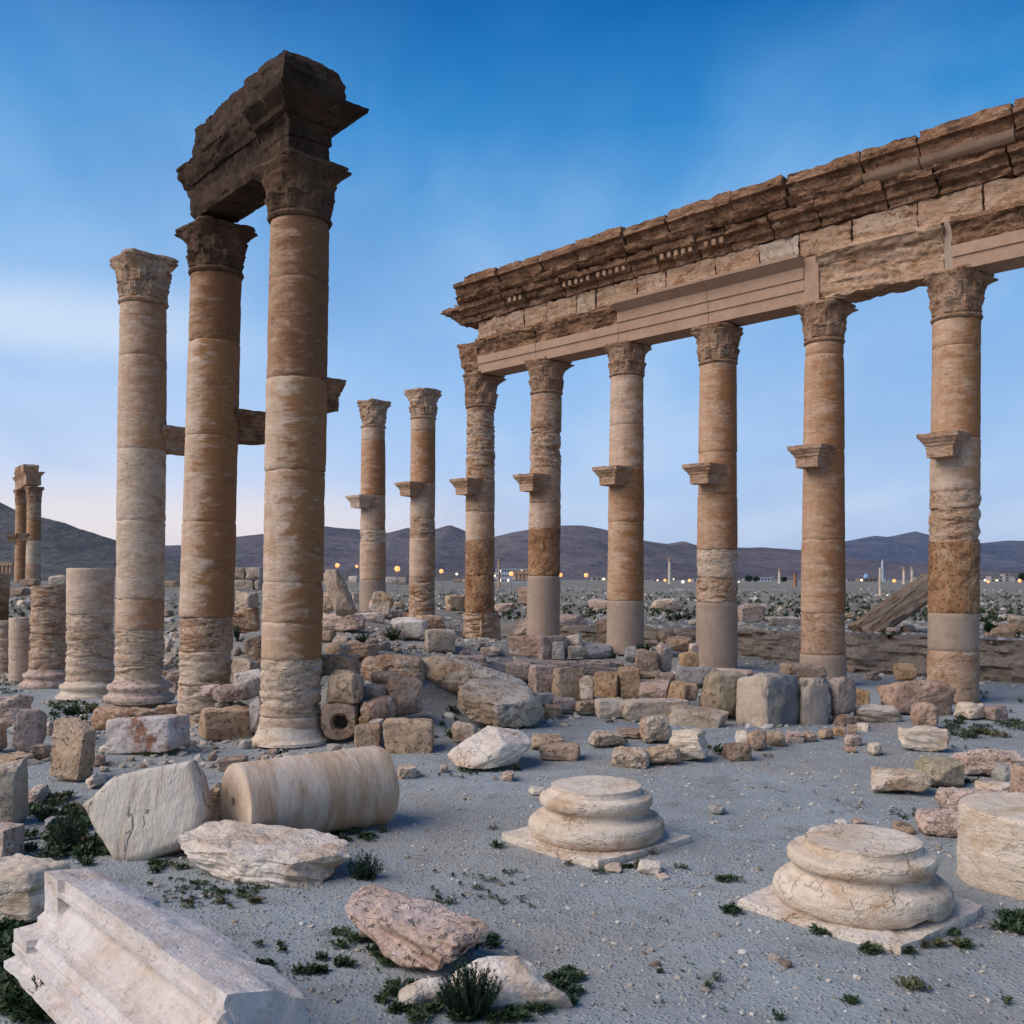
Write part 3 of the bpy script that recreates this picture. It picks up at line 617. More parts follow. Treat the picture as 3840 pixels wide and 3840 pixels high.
def capital(z0, z1, r, ang, seed, seg, nz, ero, horns):
    """Weathered Corinthian capital: bell, two tiers of eight leaves, corner volutes and a concave-sided abacus."""
    zs = np.concatenate([np.linspace(0, .86, nz), [.862, .88, .93, .98, 1.0]])
    th = np.linspace(0, 2 * np.pi, seg, endpoint=False)
    t, A = np.meshgrid(zs, th, indexing='ij')
    r_ = r * (1.0 + .10 * t + .22 * t ** 4)
    for (a0, a1, ph, am) in ((.02, .40, 0, .20), (.28, .72, .5, .22)):
        leaf = np.clip(np.cos((A - ang) * 8 + ph * 2 * np.pi) * 1.5 + .25, 0, 1)
        kk = (t - a0) / (a1 - a0)
        up = np.where((kk > 0) & (kk < 1), .35 + .65 * kk ** 2.2, 0) * np.clip((1 - kk) / .10, 0, 1) * np.clip(kk / .05, 0, 1)
        veins = 1 - .30 * np.abs(np.sin((A - ang) * 32))
        r_ = np.maximum(r_, r * (1.0 + .10 * t) + r * am * leaf * up * veins)
    cor = np.zeros_like(A)
    for k in range(4):
        ca = ang + math.pi / 4 + k * math.pi / 2
        dA = np.abs((A - ca + np.pi) % (2 * np.pi) - np.pi)
        cor = np.maximum(cor, np.exp(-(dA / .26) ** 2) * horns[k])
    vol = np.clip((t - .56) / .28, 0, 1) ** 1.6 * (t < .861)
    r_ = r_ + r * .56 * cor * vol
    dd = (A - ang + np.pi / 4) % (np.pi / 2) - np.pi / 4          # abacus, a square with hollowed sides
    sq = r * 1.20 / np.cos(dd) * (1 - .10 * np.cos(2 * dd) ** 2) 
    lim = np.zeros_like(A) + 1.22 * r
    for k in range(4):
        ca = ang + math.pi / 4 + k * math.pi / 2
        dA = np.abs((A - ca + np.pi) % (2 * np.pi) - np.pi)
        lim = np.maximum(lim, r * (1.20 + .48 * horns[k]) * np.exp(-(dA / .55) ** 4))
    ab = np.minimum(sq, lim)
    r_ = np.where(t > .861, ab * np.where(t > .99, .965, np.where(t < .885, .93, 1)), r_)
    Z = z0 + (z1 - z0) * t
    P = np.stack([np.cos(A) * r_, np.sin(A) * r_, Z], 2).reshape(-1, 3)
    q = P + seed * 3.3
    d = ero * (fbm(q * 4.0, 4, .6) - .12) + ero * .5 * fbm(q * np.array([2, 2, 12]), 3) - ero * 2.0 * np.clip(fbm(q * 1.7 + 20, 2) - .15, 0, 1)
    rr = np.hypot(P[:, 0], P[:, 1])
    s = (rr + d) / rr
    P[:, 0] *= s; P[:, 1] *= s
    P[:, 2] += np.where(np.repeat(zs, seg) > .95, ero * .8 * fbm(q * 2.6 + 5, 3), 0)
    n = len(zs); k0 = int(np.searchsorted(zs, .861))
    rings = P.reshape(n, seg, 3)
    return loft_rings(list(rings[:k0]), 2), loft_rings(list(rings[k0:]), 3)
def corbel(zc, hgt, wid, proj, nrm, r, seed, mat, parent, cx):
    """Statue bracket: a block with a moulded, flaring top that grows out of the shaft along nrm."""
    e = hgt / .55
    Ls = [(0, .80), (.26 * e, .84), (.27 * e, .92), (.33 * e, .96), (.345 * e, 1.03), (.43 * e, 1.17), (.445 * e, 1.24), (.55 * e, 1.28)]
    lay = [(z, r * .55, r + proj * (.72 + (k - .8) * .58), -wid / 2 * k, wid / 2 * k) for z, k in Ls]
    V, Fc = rectloft(lay, .06, 2)
    V = weather(V, Fc, .018, 3.0, seed)
    n = np.array(nrm); tn = np.array([-n[1], n[0]])
    W = np.stack([V[:, 0] * n[0] + V[:, 1] * tn[0] + cx, V[:, 0] * n[1] + V[:, 1] * tn[1], V[:, 2] + zc], 1)
    mk('bracket', W, Fc, mat, parent)
def column(label, xt, xb, Y, ycap, yneck, ybase, wt, wb, joints, capst, brk=None, base=None, grp=None, seg=72, dz=.07, ang=None, nrm=None, horns=(1, 1, 1, 1), seed=1, ero=.03, name='column', capmat='captan'):
    """All heights are photo rows turned into metres at distance Y; joints = [(row of the drum's top, style), ...] from the top, the last drum ends at ybase."""
    Z = lambda p: zat(p, Y)
    zb = Z(ybase); X = xat(xb, Y)
    root = tag(thing(name, (X, Y, zb), label, 'column', grp), kind='thing')
    zt = Z(yneck); rt, rb = wt / F * Y / 2, wb / F * Y / 2
    lean = (xat(xt, Y) - X)
    rad = lambda z: rb + (rt - rb) * ((z - zb) / (zt - zb)) ** 1.25
    cxz = lambda z: lean * (z - zb) / (zt - zb)
    rs = np.random.RandomState(seed)
    ends = [j[0] for j in joints[1:]] + [ybase]
    for k, ((p0, sty), p1) in enumerate(zip(joints, ends)):
        a, b = Z(p1), Z(p0)
        j = rs.uniform(-.008, .008)
        (V, Fc), m = drummesh(a - zb, b - zb, rad(a) + j, rad(b) + j, cxz(a), cxz(b), sty, seed * 3 + k, seg, dz)
        mk('drum', V, Fc, m, root)
    if ycap is not None:
        zc = Z(ycap)
        r = rt * 1.0
        V, Fc = lathe([(r * .9, zt - zb - .005), (r * 1.04, zt - zb), (r * 1.085, zt - zb + .04), (r * 1.04, zt - zb + .085), (r * .9, zt - zb + .09)], seg, seed, .008, .03, lean, .04)
        mk('neck_ring', V, Fc, M[capmat], root)
        (V, Fc), (V2, F2) = capital(zt - zb + .085, zc - zb, r, ang, seed, 136 if seg > 40 else 40, 44 if seg > 40 else 14, ero, horns)
        V[:, 0] += lean; V2[:, 0] += lean
        c = mk('capital', V, Fc, M[capmat], root)
        mk('abacus', V2, F2, M[capmat], c)
    if brk:
        z0, hg, wd, pj, bm = brk
        z0 = Z(z0)
        corbel(z0 - zb, hg, wd, pj, nrm, rad(z0), seed, M[bm], root, cxz(z0))
    if base: base(root, rb)
    return root
NR = (-NB[0], -NB[1])                                   # street side of the big colonnade
UL = np.array([-.671, .741]); UL /= np.linalg.norm(UL); NL = np.array([UL[1], -UL[0]])   # smaller row; NL points to the street
AR = math.atan2(U[1], U[0]); AL = math.atan2(UL[1], UL[0])
GC = 'columns of the long colonnade that carries the entablature'
YR = [21.83, 24.03, 26.18, 28.35, 30.62, 32.70]
# horns: corner directions, in turn from the row angle + 45 degrees: towards the left, the camera, the right, away
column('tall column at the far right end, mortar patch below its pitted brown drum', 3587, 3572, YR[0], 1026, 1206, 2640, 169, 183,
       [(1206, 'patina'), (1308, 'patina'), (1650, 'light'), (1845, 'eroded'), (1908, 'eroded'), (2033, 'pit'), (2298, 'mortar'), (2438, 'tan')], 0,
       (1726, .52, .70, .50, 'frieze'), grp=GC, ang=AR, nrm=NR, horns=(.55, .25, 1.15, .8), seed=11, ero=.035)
column('tall column whose shaft rises behind the grey faced upright blocks', 3091, 3085, YR[1], 1143, 1292, 2580, 139, 166,
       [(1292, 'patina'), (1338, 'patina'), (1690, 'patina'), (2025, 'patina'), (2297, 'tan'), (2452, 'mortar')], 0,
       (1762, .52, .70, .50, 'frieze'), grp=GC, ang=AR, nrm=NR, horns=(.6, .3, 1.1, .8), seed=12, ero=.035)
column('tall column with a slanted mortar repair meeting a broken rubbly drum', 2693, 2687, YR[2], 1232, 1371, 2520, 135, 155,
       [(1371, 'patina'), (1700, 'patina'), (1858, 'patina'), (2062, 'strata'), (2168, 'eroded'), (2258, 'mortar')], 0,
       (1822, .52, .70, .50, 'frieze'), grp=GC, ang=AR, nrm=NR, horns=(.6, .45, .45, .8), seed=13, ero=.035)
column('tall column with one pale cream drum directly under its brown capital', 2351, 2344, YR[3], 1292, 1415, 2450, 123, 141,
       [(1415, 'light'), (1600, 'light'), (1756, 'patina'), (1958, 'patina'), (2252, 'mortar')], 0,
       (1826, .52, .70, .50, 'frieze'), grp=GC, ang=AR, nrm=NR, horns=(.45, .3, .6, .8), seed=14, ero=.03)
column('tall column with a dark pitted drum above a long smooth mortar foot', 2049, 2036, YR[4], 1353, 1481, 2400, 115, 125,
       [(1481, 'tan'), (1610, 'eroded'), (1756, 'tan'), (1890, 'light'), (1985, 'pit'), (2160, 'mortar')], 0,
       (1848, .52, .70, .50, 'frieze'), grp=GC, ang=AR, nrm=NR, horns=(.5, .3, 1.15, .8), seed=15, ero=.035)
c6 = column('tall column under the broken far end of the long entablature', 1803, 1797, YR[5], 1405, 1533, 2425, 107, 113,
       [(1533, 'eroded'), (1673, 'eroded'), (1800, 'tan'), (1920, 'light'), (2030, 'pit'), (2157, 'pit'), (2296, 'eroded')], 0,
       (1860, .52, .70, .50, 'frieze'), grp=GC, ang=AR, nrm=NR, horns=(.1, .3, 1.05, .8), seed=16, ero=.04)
V, Fc = rectloft([(0, -.46, .50, -.46, .46), (1.10, -.40, .46, -.42, .42)], .1); V = weather(V, Fc, .03, 2, 4, .03)
mk('foot_block', rotz(V, AR) + np.array([.10, .06, 0]), Fc, M['eroded'], c6)
GF = 'two lone columns standing beyond the broken end of the long entablature'
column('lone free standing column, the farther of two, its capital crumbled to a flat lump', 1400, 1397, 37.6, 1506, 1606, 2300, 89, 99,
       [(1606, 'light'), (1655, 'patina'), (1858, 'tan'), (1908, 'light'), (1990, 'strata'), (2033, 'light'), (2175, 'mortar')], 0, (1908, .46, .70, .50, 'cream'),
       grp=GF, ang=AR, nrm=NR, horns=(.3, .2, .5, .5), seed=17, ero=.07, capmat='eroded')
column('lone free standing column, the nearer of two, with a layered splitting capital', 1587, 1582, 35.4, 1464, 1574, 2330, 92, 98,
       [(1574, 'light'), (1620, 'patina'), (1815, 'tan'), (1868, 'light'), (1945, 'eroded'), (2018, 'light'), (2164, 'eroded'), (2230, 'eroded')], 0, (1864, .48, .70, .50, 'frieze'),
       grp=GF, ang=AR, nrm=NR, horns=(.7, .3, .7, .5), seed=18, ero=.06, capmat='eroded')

GL = 'three tall columns of the nearer row'
def flare(root, rb):
    V, Fc = lathe([(rb * 1.26, 0), (rb * 1.26, .05), (rb * 1.15, .10), (rb * 1.06, .20), (rb * 1.0, .30), (rb * .9, .31)], 96, 3, .012, .03, 0, .08)
    mk('base_moulding', V, Fc, M['ivory'], root)
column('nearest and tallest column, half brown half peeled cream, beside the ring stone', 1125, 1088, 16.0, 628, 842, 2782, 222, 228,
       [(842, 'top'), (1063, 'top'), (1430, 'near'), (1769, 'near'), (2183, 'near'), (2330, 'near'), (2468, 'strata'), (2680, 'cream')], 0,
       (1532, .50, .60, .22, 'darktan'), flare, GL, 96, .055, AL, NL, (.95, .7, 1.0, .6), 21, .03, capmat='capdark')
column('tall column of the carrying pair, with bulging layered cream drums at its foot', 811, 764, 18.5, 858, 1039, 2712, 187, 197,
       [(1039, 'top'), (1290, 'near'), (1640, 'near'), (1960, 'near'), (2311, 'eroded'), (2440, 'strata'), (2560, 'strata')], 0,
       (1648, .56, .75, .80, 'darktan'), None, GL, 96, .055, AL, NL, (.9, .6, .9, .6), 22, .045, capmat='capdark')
def attic(root, rb, s=1.0, mat='ivory', seed=5, plinth=True, sink=.05):
    V, Fc = lathe([(rb * 1.28, .10), (rb * 1.40, .13), (rb * 1.44, .19), (rb * 1.40, .25), (rb * 1.27, .28), (rb * 1.20, .33), (rb * 1.20, .37), (rb * 1.27, .40), (rb * 1.29, .45), (rb * 1.24, .49), (rb * 1.10, .51), (rb * 1.02, .56), (rb * .98, .60), (rb * .9, .605)], 96, seed, .014, .03, 0, .09)
    mk('base_moulding', V, Fc, M[mat], root)
    if plinth:
        a = rb * 1.48
        V, Fc = rectloft([(-.10, -a, a, -a, a), (.11, -a, a, -a, a)], .1); V = weather(V, Fc, .03, 2.0, seed)
        mk('plinth', rotz(V, AL), Fc, M['white'], root)
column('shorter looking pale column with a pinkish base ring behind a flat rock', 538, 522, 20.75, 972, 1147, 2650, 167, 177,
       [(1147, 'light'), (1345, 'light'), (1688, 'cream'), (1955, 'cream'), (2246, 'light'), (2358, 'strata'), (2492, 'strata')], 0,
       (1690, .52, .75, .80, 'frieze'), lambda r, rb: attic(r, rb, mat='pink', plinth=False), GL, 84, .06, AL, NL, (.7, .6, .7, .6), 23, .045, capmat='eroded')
GS = 'broken column stumps in the nearer row'
column('tallest broken stump with a clean flat top and a moulded base', 339, 338, 23.4, None, 2131, 2640, 164, 168,
       [(2131, 'cream'), (2300, 'strata'), (2430, 'strata')], 0, None, lambda r, rb: attic(r, rb, seed=6), GS, 72, .06, AL, NL, seed=24, name='column_stump')
column('pinkish crumbling stump standing on a round moulded base', 188, 184, 26.0, None, 2197, 2592, 134, 143,
       [(2197, 'eroded'), (2275, 'eroded'), (2375, 'eroded')], 0, None, lambda r, rb: attic(r, rb, seed=7, mat='pink'), GS, 64, .06, AL, NL, seed=25, name='column_stump')
column('slim smooth cream stump without any base', 76, 75, 27.0, None, 2316, 2562, 78, 80, [(2316, 'cream')], 0, None, None, GS, 48, .08, AL, NL, seed=26, name='column_stump')
column('low weathered stump cut by the frame edge, in two drums', 12, 10, 27.6, None, 2328, 2566, 62, 66, [(2328, 'strata'), (2430, 'strata')], 0, None, None, GS, 48, .08, AL, NL, seed=27, name='column_stump')
column('reddish crumbling stump at the frame edge in front of the distant pair', -15, -15, 38, None, 2150, 2330, 100, 84, [(2150, 'eroded'), (2205, 'pit')], 0, None, None, GS, 40, .1, AL, NL, seed=28, name='column_stump')

# ------------------------------------------------------------------ entablatures
def row_block(name, lay, org, u, n, mat, parent, step=.1, amp=.02, freq=2.2, seed=0, strata=0.0):
    """Block of a beam course. lay: (z, s0, s1, d0, d1), s along the row, d across it (towards the street)."""
    V, Fc = rectloft(lay, step, 3)
    V = weather(V, Fc, amp, freq, seed, strata)
    W = np.stack([V[:, 0] * u[0] + V[:, 1] * n[0], V[:, 0] * u[1] + V[:, 1] * n[1], V[:, 2]], 1)
    return mk(name, W, Fc, M[mat], parent)
zA = 9.44
ent = thing('entablature', (R1[0], R1[1], zA), 'long three part stone beam carried by the row of six columns', 'entablature')
n_ = NR
SP = [0, 3.09, 6.15, 9.22, 12.43, 15.40]
def archi(s0, s1, new, seed, lower=None):
    """One architrave block: three fascias and a crown; broken ones keep only part of the old face."""
    h = .42
    if new == 'new':
        return row_block('architrave_block', [(0, s0, s1, -h, h), (.30, s0, s1, -h, h), (.302, s0, s1, -h, h + .035), (.58, s0, s1, -h, h + .035), (.582, s0, s1, -h, h + .07), (.86, s0, s1, -h, h + .07), (.88, s0, s1, -h, h + .10), (1.05, s0, s1, -h, h + .34), (1.12, s0, s1, -h, h + .35)], (0, 0), U, n_, 'newstone', ent, .11, .003, 2, seed)
    if new == 'half':
        row_block('architrave_block', [(0, s0, s1, -h, h), (.30, s0, s1, -h, h), (.302, s0, s1, -h, h + .035), (.55, s0, s1, -h, h + .035)], (0, 0), U, n_, 'newstone', ent, .11, .003, 2, seed)
        return row_block('architrave_block', [(.552, s0, s1, -h, h - .02), (.75, s0, s1, -h, h), (.88, s0, s1, -h, h + .06), (1.0, s0, s1, -h, h + .16), (1.12, s0, s1, -h, h + .12)], (0, 0), U, n_, 'darktan', ent, .05, .075, 2.0, seed, .05)
    return row_block('architrave_block', [(0, s0, s1, -h, h), (.5, s0, s1, -h, h - .02), (.80, s0, s1, -h, h + .02), (.92, s0, s1, -h, h + .15), (1.02, s0, s1, -h, h + .22), (1.12, s0, s1, -h, h + .12)], (0, 0), U, n_, new, ent, .05, .06, 1.9, seed, .06)
archi(-5.6, -2.95, 'half', 9)
archi(-2.93, -.12, 'half', 1); archi(.06, 3.02, 'frieze', 2)
row_block('joint_filling', [(0, -.118, .058, -.4, .40), (1.1, -.118, .058, -.4, .44)], (0, 0), U, n_, 'mortar', ent, .1, .006, 2, 3)
row_block('joint_filling', [(0, 3.022, 3.40, -.4, .43), (1.08, 3.022, 3.40, -.4, .47)], (0, 0), U, n_, 'newstone', ent, .1, .012, 2, 4)
archi(3.402, 6.15, 'new', 3); archi(6.165, 9.18, 'new', 4); archi(9.195, 12.43, 'half', 5); archi(12.45, 15.05, 'half', 6)
row_block('architrave_block', [(0, 15.07, 15.75, -.36, .34), (.45, 15.07, 15.9, -.4, .40), (.8, 15.07, 16.0, -.4, .46), (1.08, 15.07, 16.05, -.4, .42)], (0, 0), U, n_, 'darktan', ent, .05, .07, 2.0, 7, .04)
rs = np.random.RandomState(5)
s = -5.5; k = 0
FZ = ['frieze', 'newstone', 'frieze', 'frieze', 'eroded', 'frieze', 'beige', 'frieze', 'frieze', 'eroded', 'frieze', 'tan', 'frieze', 'frieze', 'eroded', 'frieze']
FW = [1.5, 1.55, 1.7, 1.4, 1.55, 1.35, 1.1, 1.3, 1.6, 1.0, 1.5, .75, 1.2, .95, 1.25, .9]
for wdt, mt in zip(FW, FZ):
    e = min(s + wdt, 16.0) 
    smooth = mt in ('newstone',)
    row_block('frieze_block', [(1.124, s + .012, e - .012, -.40, .40), (1.45, s + .02, e - .02, -.40, .41 + rs.uniform(-.03, .03)), (1.73, s + .012, e - .012, -.40, .41)], (0, 0), U, n_, mt, ent, .055, .006 if smooth else .035, 2.3, 30 + k, 0 if smooth else .035)
    s = e; k += 1
    if s >= 15.9: break
s = -5.5; k = 0
# bed course with dentils or broken mouldings
BW = [1.3, 1.45, 1.4, 1.5, 1.15, 1.65, 1.25, 1.2, .95, 1.35, .9, 1.3, 1.25, 1.5, .95, 1.2, 1.0]
for wdt in BW:
    e = min(s + wdt, 15.75)
    b = row_block('cornice_block', [(1.734, s + .02, e - .02, -.42, .46), (1.90, s + .02, e - .02, -.42, .50), (1.92, s + .015, e - .03, -.42, .60), (2.08, s + .01, e - .01, -.42, .66), (2.10, s + .03, e - .01, -.42, .80), (2.26, s, e - .03, -.42, .86)], (0, 0), U, n_, 'darktan', ent, .05, .058, 2.0, 60 + k, .05)
    if 5.2 < s < 13.5 and k % 3 != 1:
        j = s + .12
        while j < e - .15:
            row_block('dentil', [(1.93, j, j + .11, .50, .735), (2.07, j, j + .11, .50, .745)], (0, 0), U, n_, 'frieze', b, .08, .012, 5, k)
            j += .23
    s = e; k += 1
    if s >= 15.6: break
s = -5.4; k = 0
CW = [1.75, 2.1, 1.95, 1.3, 1.9, 1.5, 2.0, 1.45, 1.75, 1.4, 1.8, 1.55, 1.3, .9]
for i_, wdt in enumerate(CW):
    e = min(s + wdt, 15.55); hh = rs.uniform(-.05, .03) - (.25 * sstep(s, 13.2, 15.4)); pr = rs.uniform(-.07, .05)
    newc = k in (2, 3)
    row_block('cornice_block', [(2.264, s + .02, e - .025, -.42, .84 + pr), (2.34, s + .01, e - .02, -.42, .98 + pr), (2.46, s, e - .03, -.42, 1.06 + pr)], (0, 0), U, n_, 'newstone' if newc else 'darktan', ent, .05, .012 if newc else .06, 2.1, 90 + k, 0 if newc else .05)
    row_block('cornice_block', [(2.463, s + .03, e - .02, -.40, .88 + pr), (2.60, s + .02, e - .03, -.40, .93 + pr), (2.72, s + .03, e - .02, -.40, 1.0 + pr), (2.74, s + .02, e - .02, -.40, 1.11 + pr), (2.86, s + .02, e - .03, -.40, 1.12 + pr), (2.875, s + .03, e - .03, -.40, 1.06 + pr), (3.04 + hh, s + .05, e - .04, -.38, 1.04 + pr)], (0, 0), U, n_, 'darktan', ent, .05, .042, 1.8, 110 + k, .035)
    s = e; k += 1
    if s >= 15.3: break
row_block('cornice_block', [(1.76, 15.74, 15.95, -.40, .42), (2.0, 15.74, 16.2, -.40, .62), (2.16, 15.74, 16.5, -.40, .80), (2.27, 15.74, 16.4, -.40, .78)], (0, 0), U, n_, 'darktan', ent, .05, .06, 2, 140, .04)

# short beam on the nearer pair
L1 = np.array([xat(1108, 16.0), 16.0]); L2 = np.array([xat(790, 18.5), 18.5])
uu = (L2 - L1); LL = np.linalg.norm(uu); uu /= LL; nn_ = np.array([uu[1], -uu[0]])
e2 = thing('entablature', (L1[0], L1[1], 9.42), 'short dark weathered beam resting on the two nearest tall columns', 'entablature')
def rb2(name, lay, mat, amp, seed, strata=.0, step=.048, freq=2.0):
    return row_block(name, lay, (0, 0), uu, nn_, mat, e2, step, amp, freq, seed, strata)
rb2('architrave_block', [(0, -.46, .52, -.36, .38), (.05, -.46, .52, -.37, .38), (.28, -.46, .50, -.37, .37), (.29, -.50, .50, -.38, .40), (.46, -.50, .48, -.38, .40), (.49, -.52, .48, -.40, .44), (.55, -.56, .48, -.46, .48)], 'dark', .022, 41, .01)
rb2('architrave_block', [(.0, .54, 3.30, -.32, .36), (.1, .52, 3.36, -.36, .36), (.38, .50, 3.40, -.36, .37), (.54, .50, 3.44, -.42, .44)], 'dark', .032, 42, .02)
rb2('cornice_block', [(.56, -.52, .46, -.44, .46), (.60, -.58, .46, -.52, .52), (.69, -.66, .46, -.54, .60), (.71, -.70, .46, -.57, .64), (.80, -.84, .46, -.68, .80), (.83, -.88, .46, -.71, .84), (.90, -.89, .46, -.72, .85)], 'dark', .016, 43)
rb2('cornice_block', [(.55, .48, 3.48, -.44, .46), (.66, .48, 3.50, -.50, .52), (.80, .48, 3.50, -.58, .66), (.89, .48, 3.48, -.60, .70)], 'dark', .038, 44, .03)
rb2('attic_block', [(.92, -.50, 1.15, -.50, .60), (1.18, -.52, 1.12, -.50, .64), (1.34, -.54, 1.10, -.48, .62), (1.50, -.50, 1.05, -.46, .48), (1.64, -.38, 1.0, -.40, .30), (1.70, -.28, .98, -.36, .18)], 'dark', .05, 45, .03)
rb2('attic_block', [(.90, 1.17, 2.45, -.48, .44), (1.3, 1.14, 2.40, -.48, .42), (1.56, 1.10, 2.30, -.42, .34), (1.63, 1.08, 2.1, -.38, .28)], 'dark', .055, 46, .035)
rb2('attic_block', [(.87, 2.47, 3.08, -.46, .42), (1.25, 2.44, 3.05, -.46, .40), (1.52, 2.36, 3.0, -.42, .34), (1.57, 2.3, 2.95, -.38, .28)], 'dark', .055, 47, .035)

# ------------------------------------------------------------------ stones
def stones_n(w): return int(np.clip(w * .267 / 3.6, 9, 32))
def fit(V, box, Y=None, sink=.05):
    """Give a stone the width, height and place on the ground it has in the photo: box in photo pixels, Y a known distance (stacked stones)."""
    x0, y0, x1, y1 = box
    V = V - (V.max(0) + V.min(0)) / 2
    zmin0 = V[:, 2].min(); V[:, 2] -= zmin0
    dep = V[:, 1].max() - V[:, 1].min()
    xc = (x0 + x1) / 2
    if Y is None:
        X, Yf, Zf = hit(xc, y1)
        Yc = Yf + dep / 2 * .8; zb = None
    else:
        Yc = Y; zb = zat(y1, Y - dep / 2)
        X = xat(xc, Y)
    X = xat(xc, Yc)
    for it in range(7):
        z0 = (g1(X, Yc) - sink * min(1, (V[:, 2].max()))) if zb is None else zb
        W = V + np.array([X, Yc, z0])
        px, py = project(W)
        sx = (x1 - x0) / (px.max() - px.min()); V[:, 0] *= sx
        if it < 3: V[:, 1] *= sx ** .6
        X += (xc - (px.max() + px.min()) / 2) / F * Yc
        eb = y1 - py.max()
        if zb is None:
            dy = -eb / F * Yc * Yc / max(HC - z0, .5)
            Yc += np.clip(dy, -.6, .6) * .8
        else: zb -= eb / F * Yc
        h = (py.max() - py.min()); V[:, 2] *= np.clip((y1 - y0) / h, .5, 2.0) ** 1.0 if it else 1.0
        V[:, 2] -= V[:, 2].min()
    z0 = (g1(X, Yc) - sink * min(1, V[:, 2].max())) if zb is None else zb
    return V, (X, Yc, z0)
_sd = [100]
def hullmesh(P3, lev, smooth):
    """Hull of some corner points, split into small triangles, its arrises slightly softened."""
    import bmesh
    bm = bmesh.new()
    for p in P3: bm.verts.new(p)
    bmesh.ops.convex_hull(bm, input=bm.verts)
    bmesh.ops.delete(bm, geom=[v for v in bm.verts if not v.link_faces], context='VERTS')
    bmesh.ops.triangulate(bm, faces=bm.faces); bmesh.ops.recalc_face_normals(bm, faces=bm.faces)
    bm.verts.index_update()
    V = np.array([v.co[:] for v in bm.verts]); Tt = np.array([[v.index for v in f.verts] for f in bm.faces]); bm.free()
    for _ in range(lev):
        E = np.sort(np.concatenate([Tt[:, [0, 1]], Tt[:, [1, 2]], Tt[:, [2, 0]]]), 1)
        U_, inv = np.unique(E, axis=0, return_inverse=True); inv = inv.ravel()
        n = len(Tt); m0, m1, m2 = inv[:n] + len(V), inv[n:2 * n] + len(V), inv[2 * n:] + len(V)
        V = np.concatenate([V, (V[U_[:, 0]] + V[U_[:, 1]]) / 2])
        Tt = np.concatenate([np.stack([Tt[:, 0], m0, m2], 1), np.stack([m0, Tt[:, 1], m1], 1), np.stack([m2, m1, Tt[:, 2]], 1), np.stack([m0, m1, m2], 1)])
    E = np.unique(np.sort(np.concatenate([Tt[:, [0, 1]], Tt[:, [1, 2]], Tt[:, [2, 0]]]), 1), axis=0)
    for _ in range(smooth):
        S = np.zeros_like(V); C = np.zeros(len(V))
        np.add.at(S, E[:, 0], V[E[:, 1]]); np.add.at(S, E[:, 1], V[E[:, 0]]); np.add.at(C, E[:, 0], 1); np.add.at(C, E[:, 1], 1)
        V = V * .4 + .6 * S / C[:, None]
    return V, Tt
def brokenstone(dims, seed, e, npt, lev, amp, strata, sdir, jit=.35, shr=.16):
    """A random broken stone: hull of points on a box-like solid, so it has a few flat faces and sharp arrises."""
    rs = np.random.RandomState(seed)
    P = rs.normal(size=(npt, 3)); P = np.concatenate([P, np.array([(x, y, z) for x in (-1, 1) for y in (-1, 1) for z in (-1, 1)]) + rs.uniform(-jit, jit, (8, 3))])
    P /= ((np.abs(P) ** e).sum(1) ** (1 / e))[:, None]
    P *= 1 - shr * rs.rand(len(P))[:, None]
    V, Tt = hullmesh(P * np.array(dims) / 2, lev, 2)
    s = float(np.mean(dims)); N = normals(V, [Tt]); so = rs.uniform(0, 90, 3); q = V / s * 2.2 + so
    d = amp * s * (fbm(q, 4, .55) + .5 * fbm(q * 4.5, 3, .65)) - amp * s * 1.3 * np.clip(fbm(q * 2.1 + 13, 3) - .1, 0, .6)
    if strata:
        sd_ = np.array(sdir, float); sd_ /= np.linalg.norm(sd_); lv = V @ sd_ / s
        d = d + strata * s * np.clip(fbm((V / s - lv[:, None] * sd_) * 1.3 + sd_ * (lv[:, None] * 8 + .4 * fbm(V / s * 1.6 + so, 2)[:, None]) + so, 3, .6), -1, .3)
    return V + N * d[:, None], Tt
def hullrock(pts, mat, label, name='boulder', amp=.02, freq=2.2, strata=0.0, sdir=(0, 0, 1), lev=4, smooth=2, pits=0.0):
    """Broken stone with flat faces: the hull of its corner points (photo pixel and distance), split finely and weathered."""
    _sd[0] += 1
    V, Tt = hullmesh([(xat(px, Y), Y, zat(py, Y)) for px, py, Y in pts], lev, smooth)
    N = normals(V, [Tt]); q = V * freq + _sd[0] * 3.1
    d = amp * (fbm(q, 4, .55) + .40 * fbm(q * 5, 3, .6))
    if pits: d -= pits * np.clip(fbm(q * 2.6 + 7, 3, .6) - .02, 0, .5) * sstep(-N[:, 2], -.75, -.3)
    if strata:
        s_ = np.array(sdir, float); s_ /= np.linalg.norm(s_)
        lv = V @ s_
        q2 = (V - lv[:, None] * s_) * 1.4 + s_ * (lv[:, None] * 10 + .5 * fbm(V * 1.6, 2)[:, None]) + _sd[0]
        d = d + strata * np.clip(fbm(q2, 3, .6), -1, .25) * (.35 + .65 * sstep(-N[:, 2], -.85, -.4))
    V = V + N * d[:, None]
    loc = np.array([V[:, 0].mean(), V[:, 1].mean(), V[:, 2].min()])
    return tag(mk(name, V - loc, [Tt], M[mat], loc=loc, sharp=32), label, 'stone')
KIND = {  # superellipse power, corner skew, facets, weathering, frequency, strata, facet depth
 'B': (5.0, .18, 11, .050, 1.9, .0, (.70, .93)), 'K': (22, .05, 8, .020, 2.4, .0, (.84, .97)), 'R': (5.0, .20, 12, .075, 2.1, .05, (.68, .92)), 'S': (7, .14, 8, .040, 2.0, .06, (.78, .95)), 'O': (3.6, .12, 9, .040, 1.8, .0, (.78, .96)), 'L': (7, .10, 6, .030, 1.9, .12, (.80, .96))}
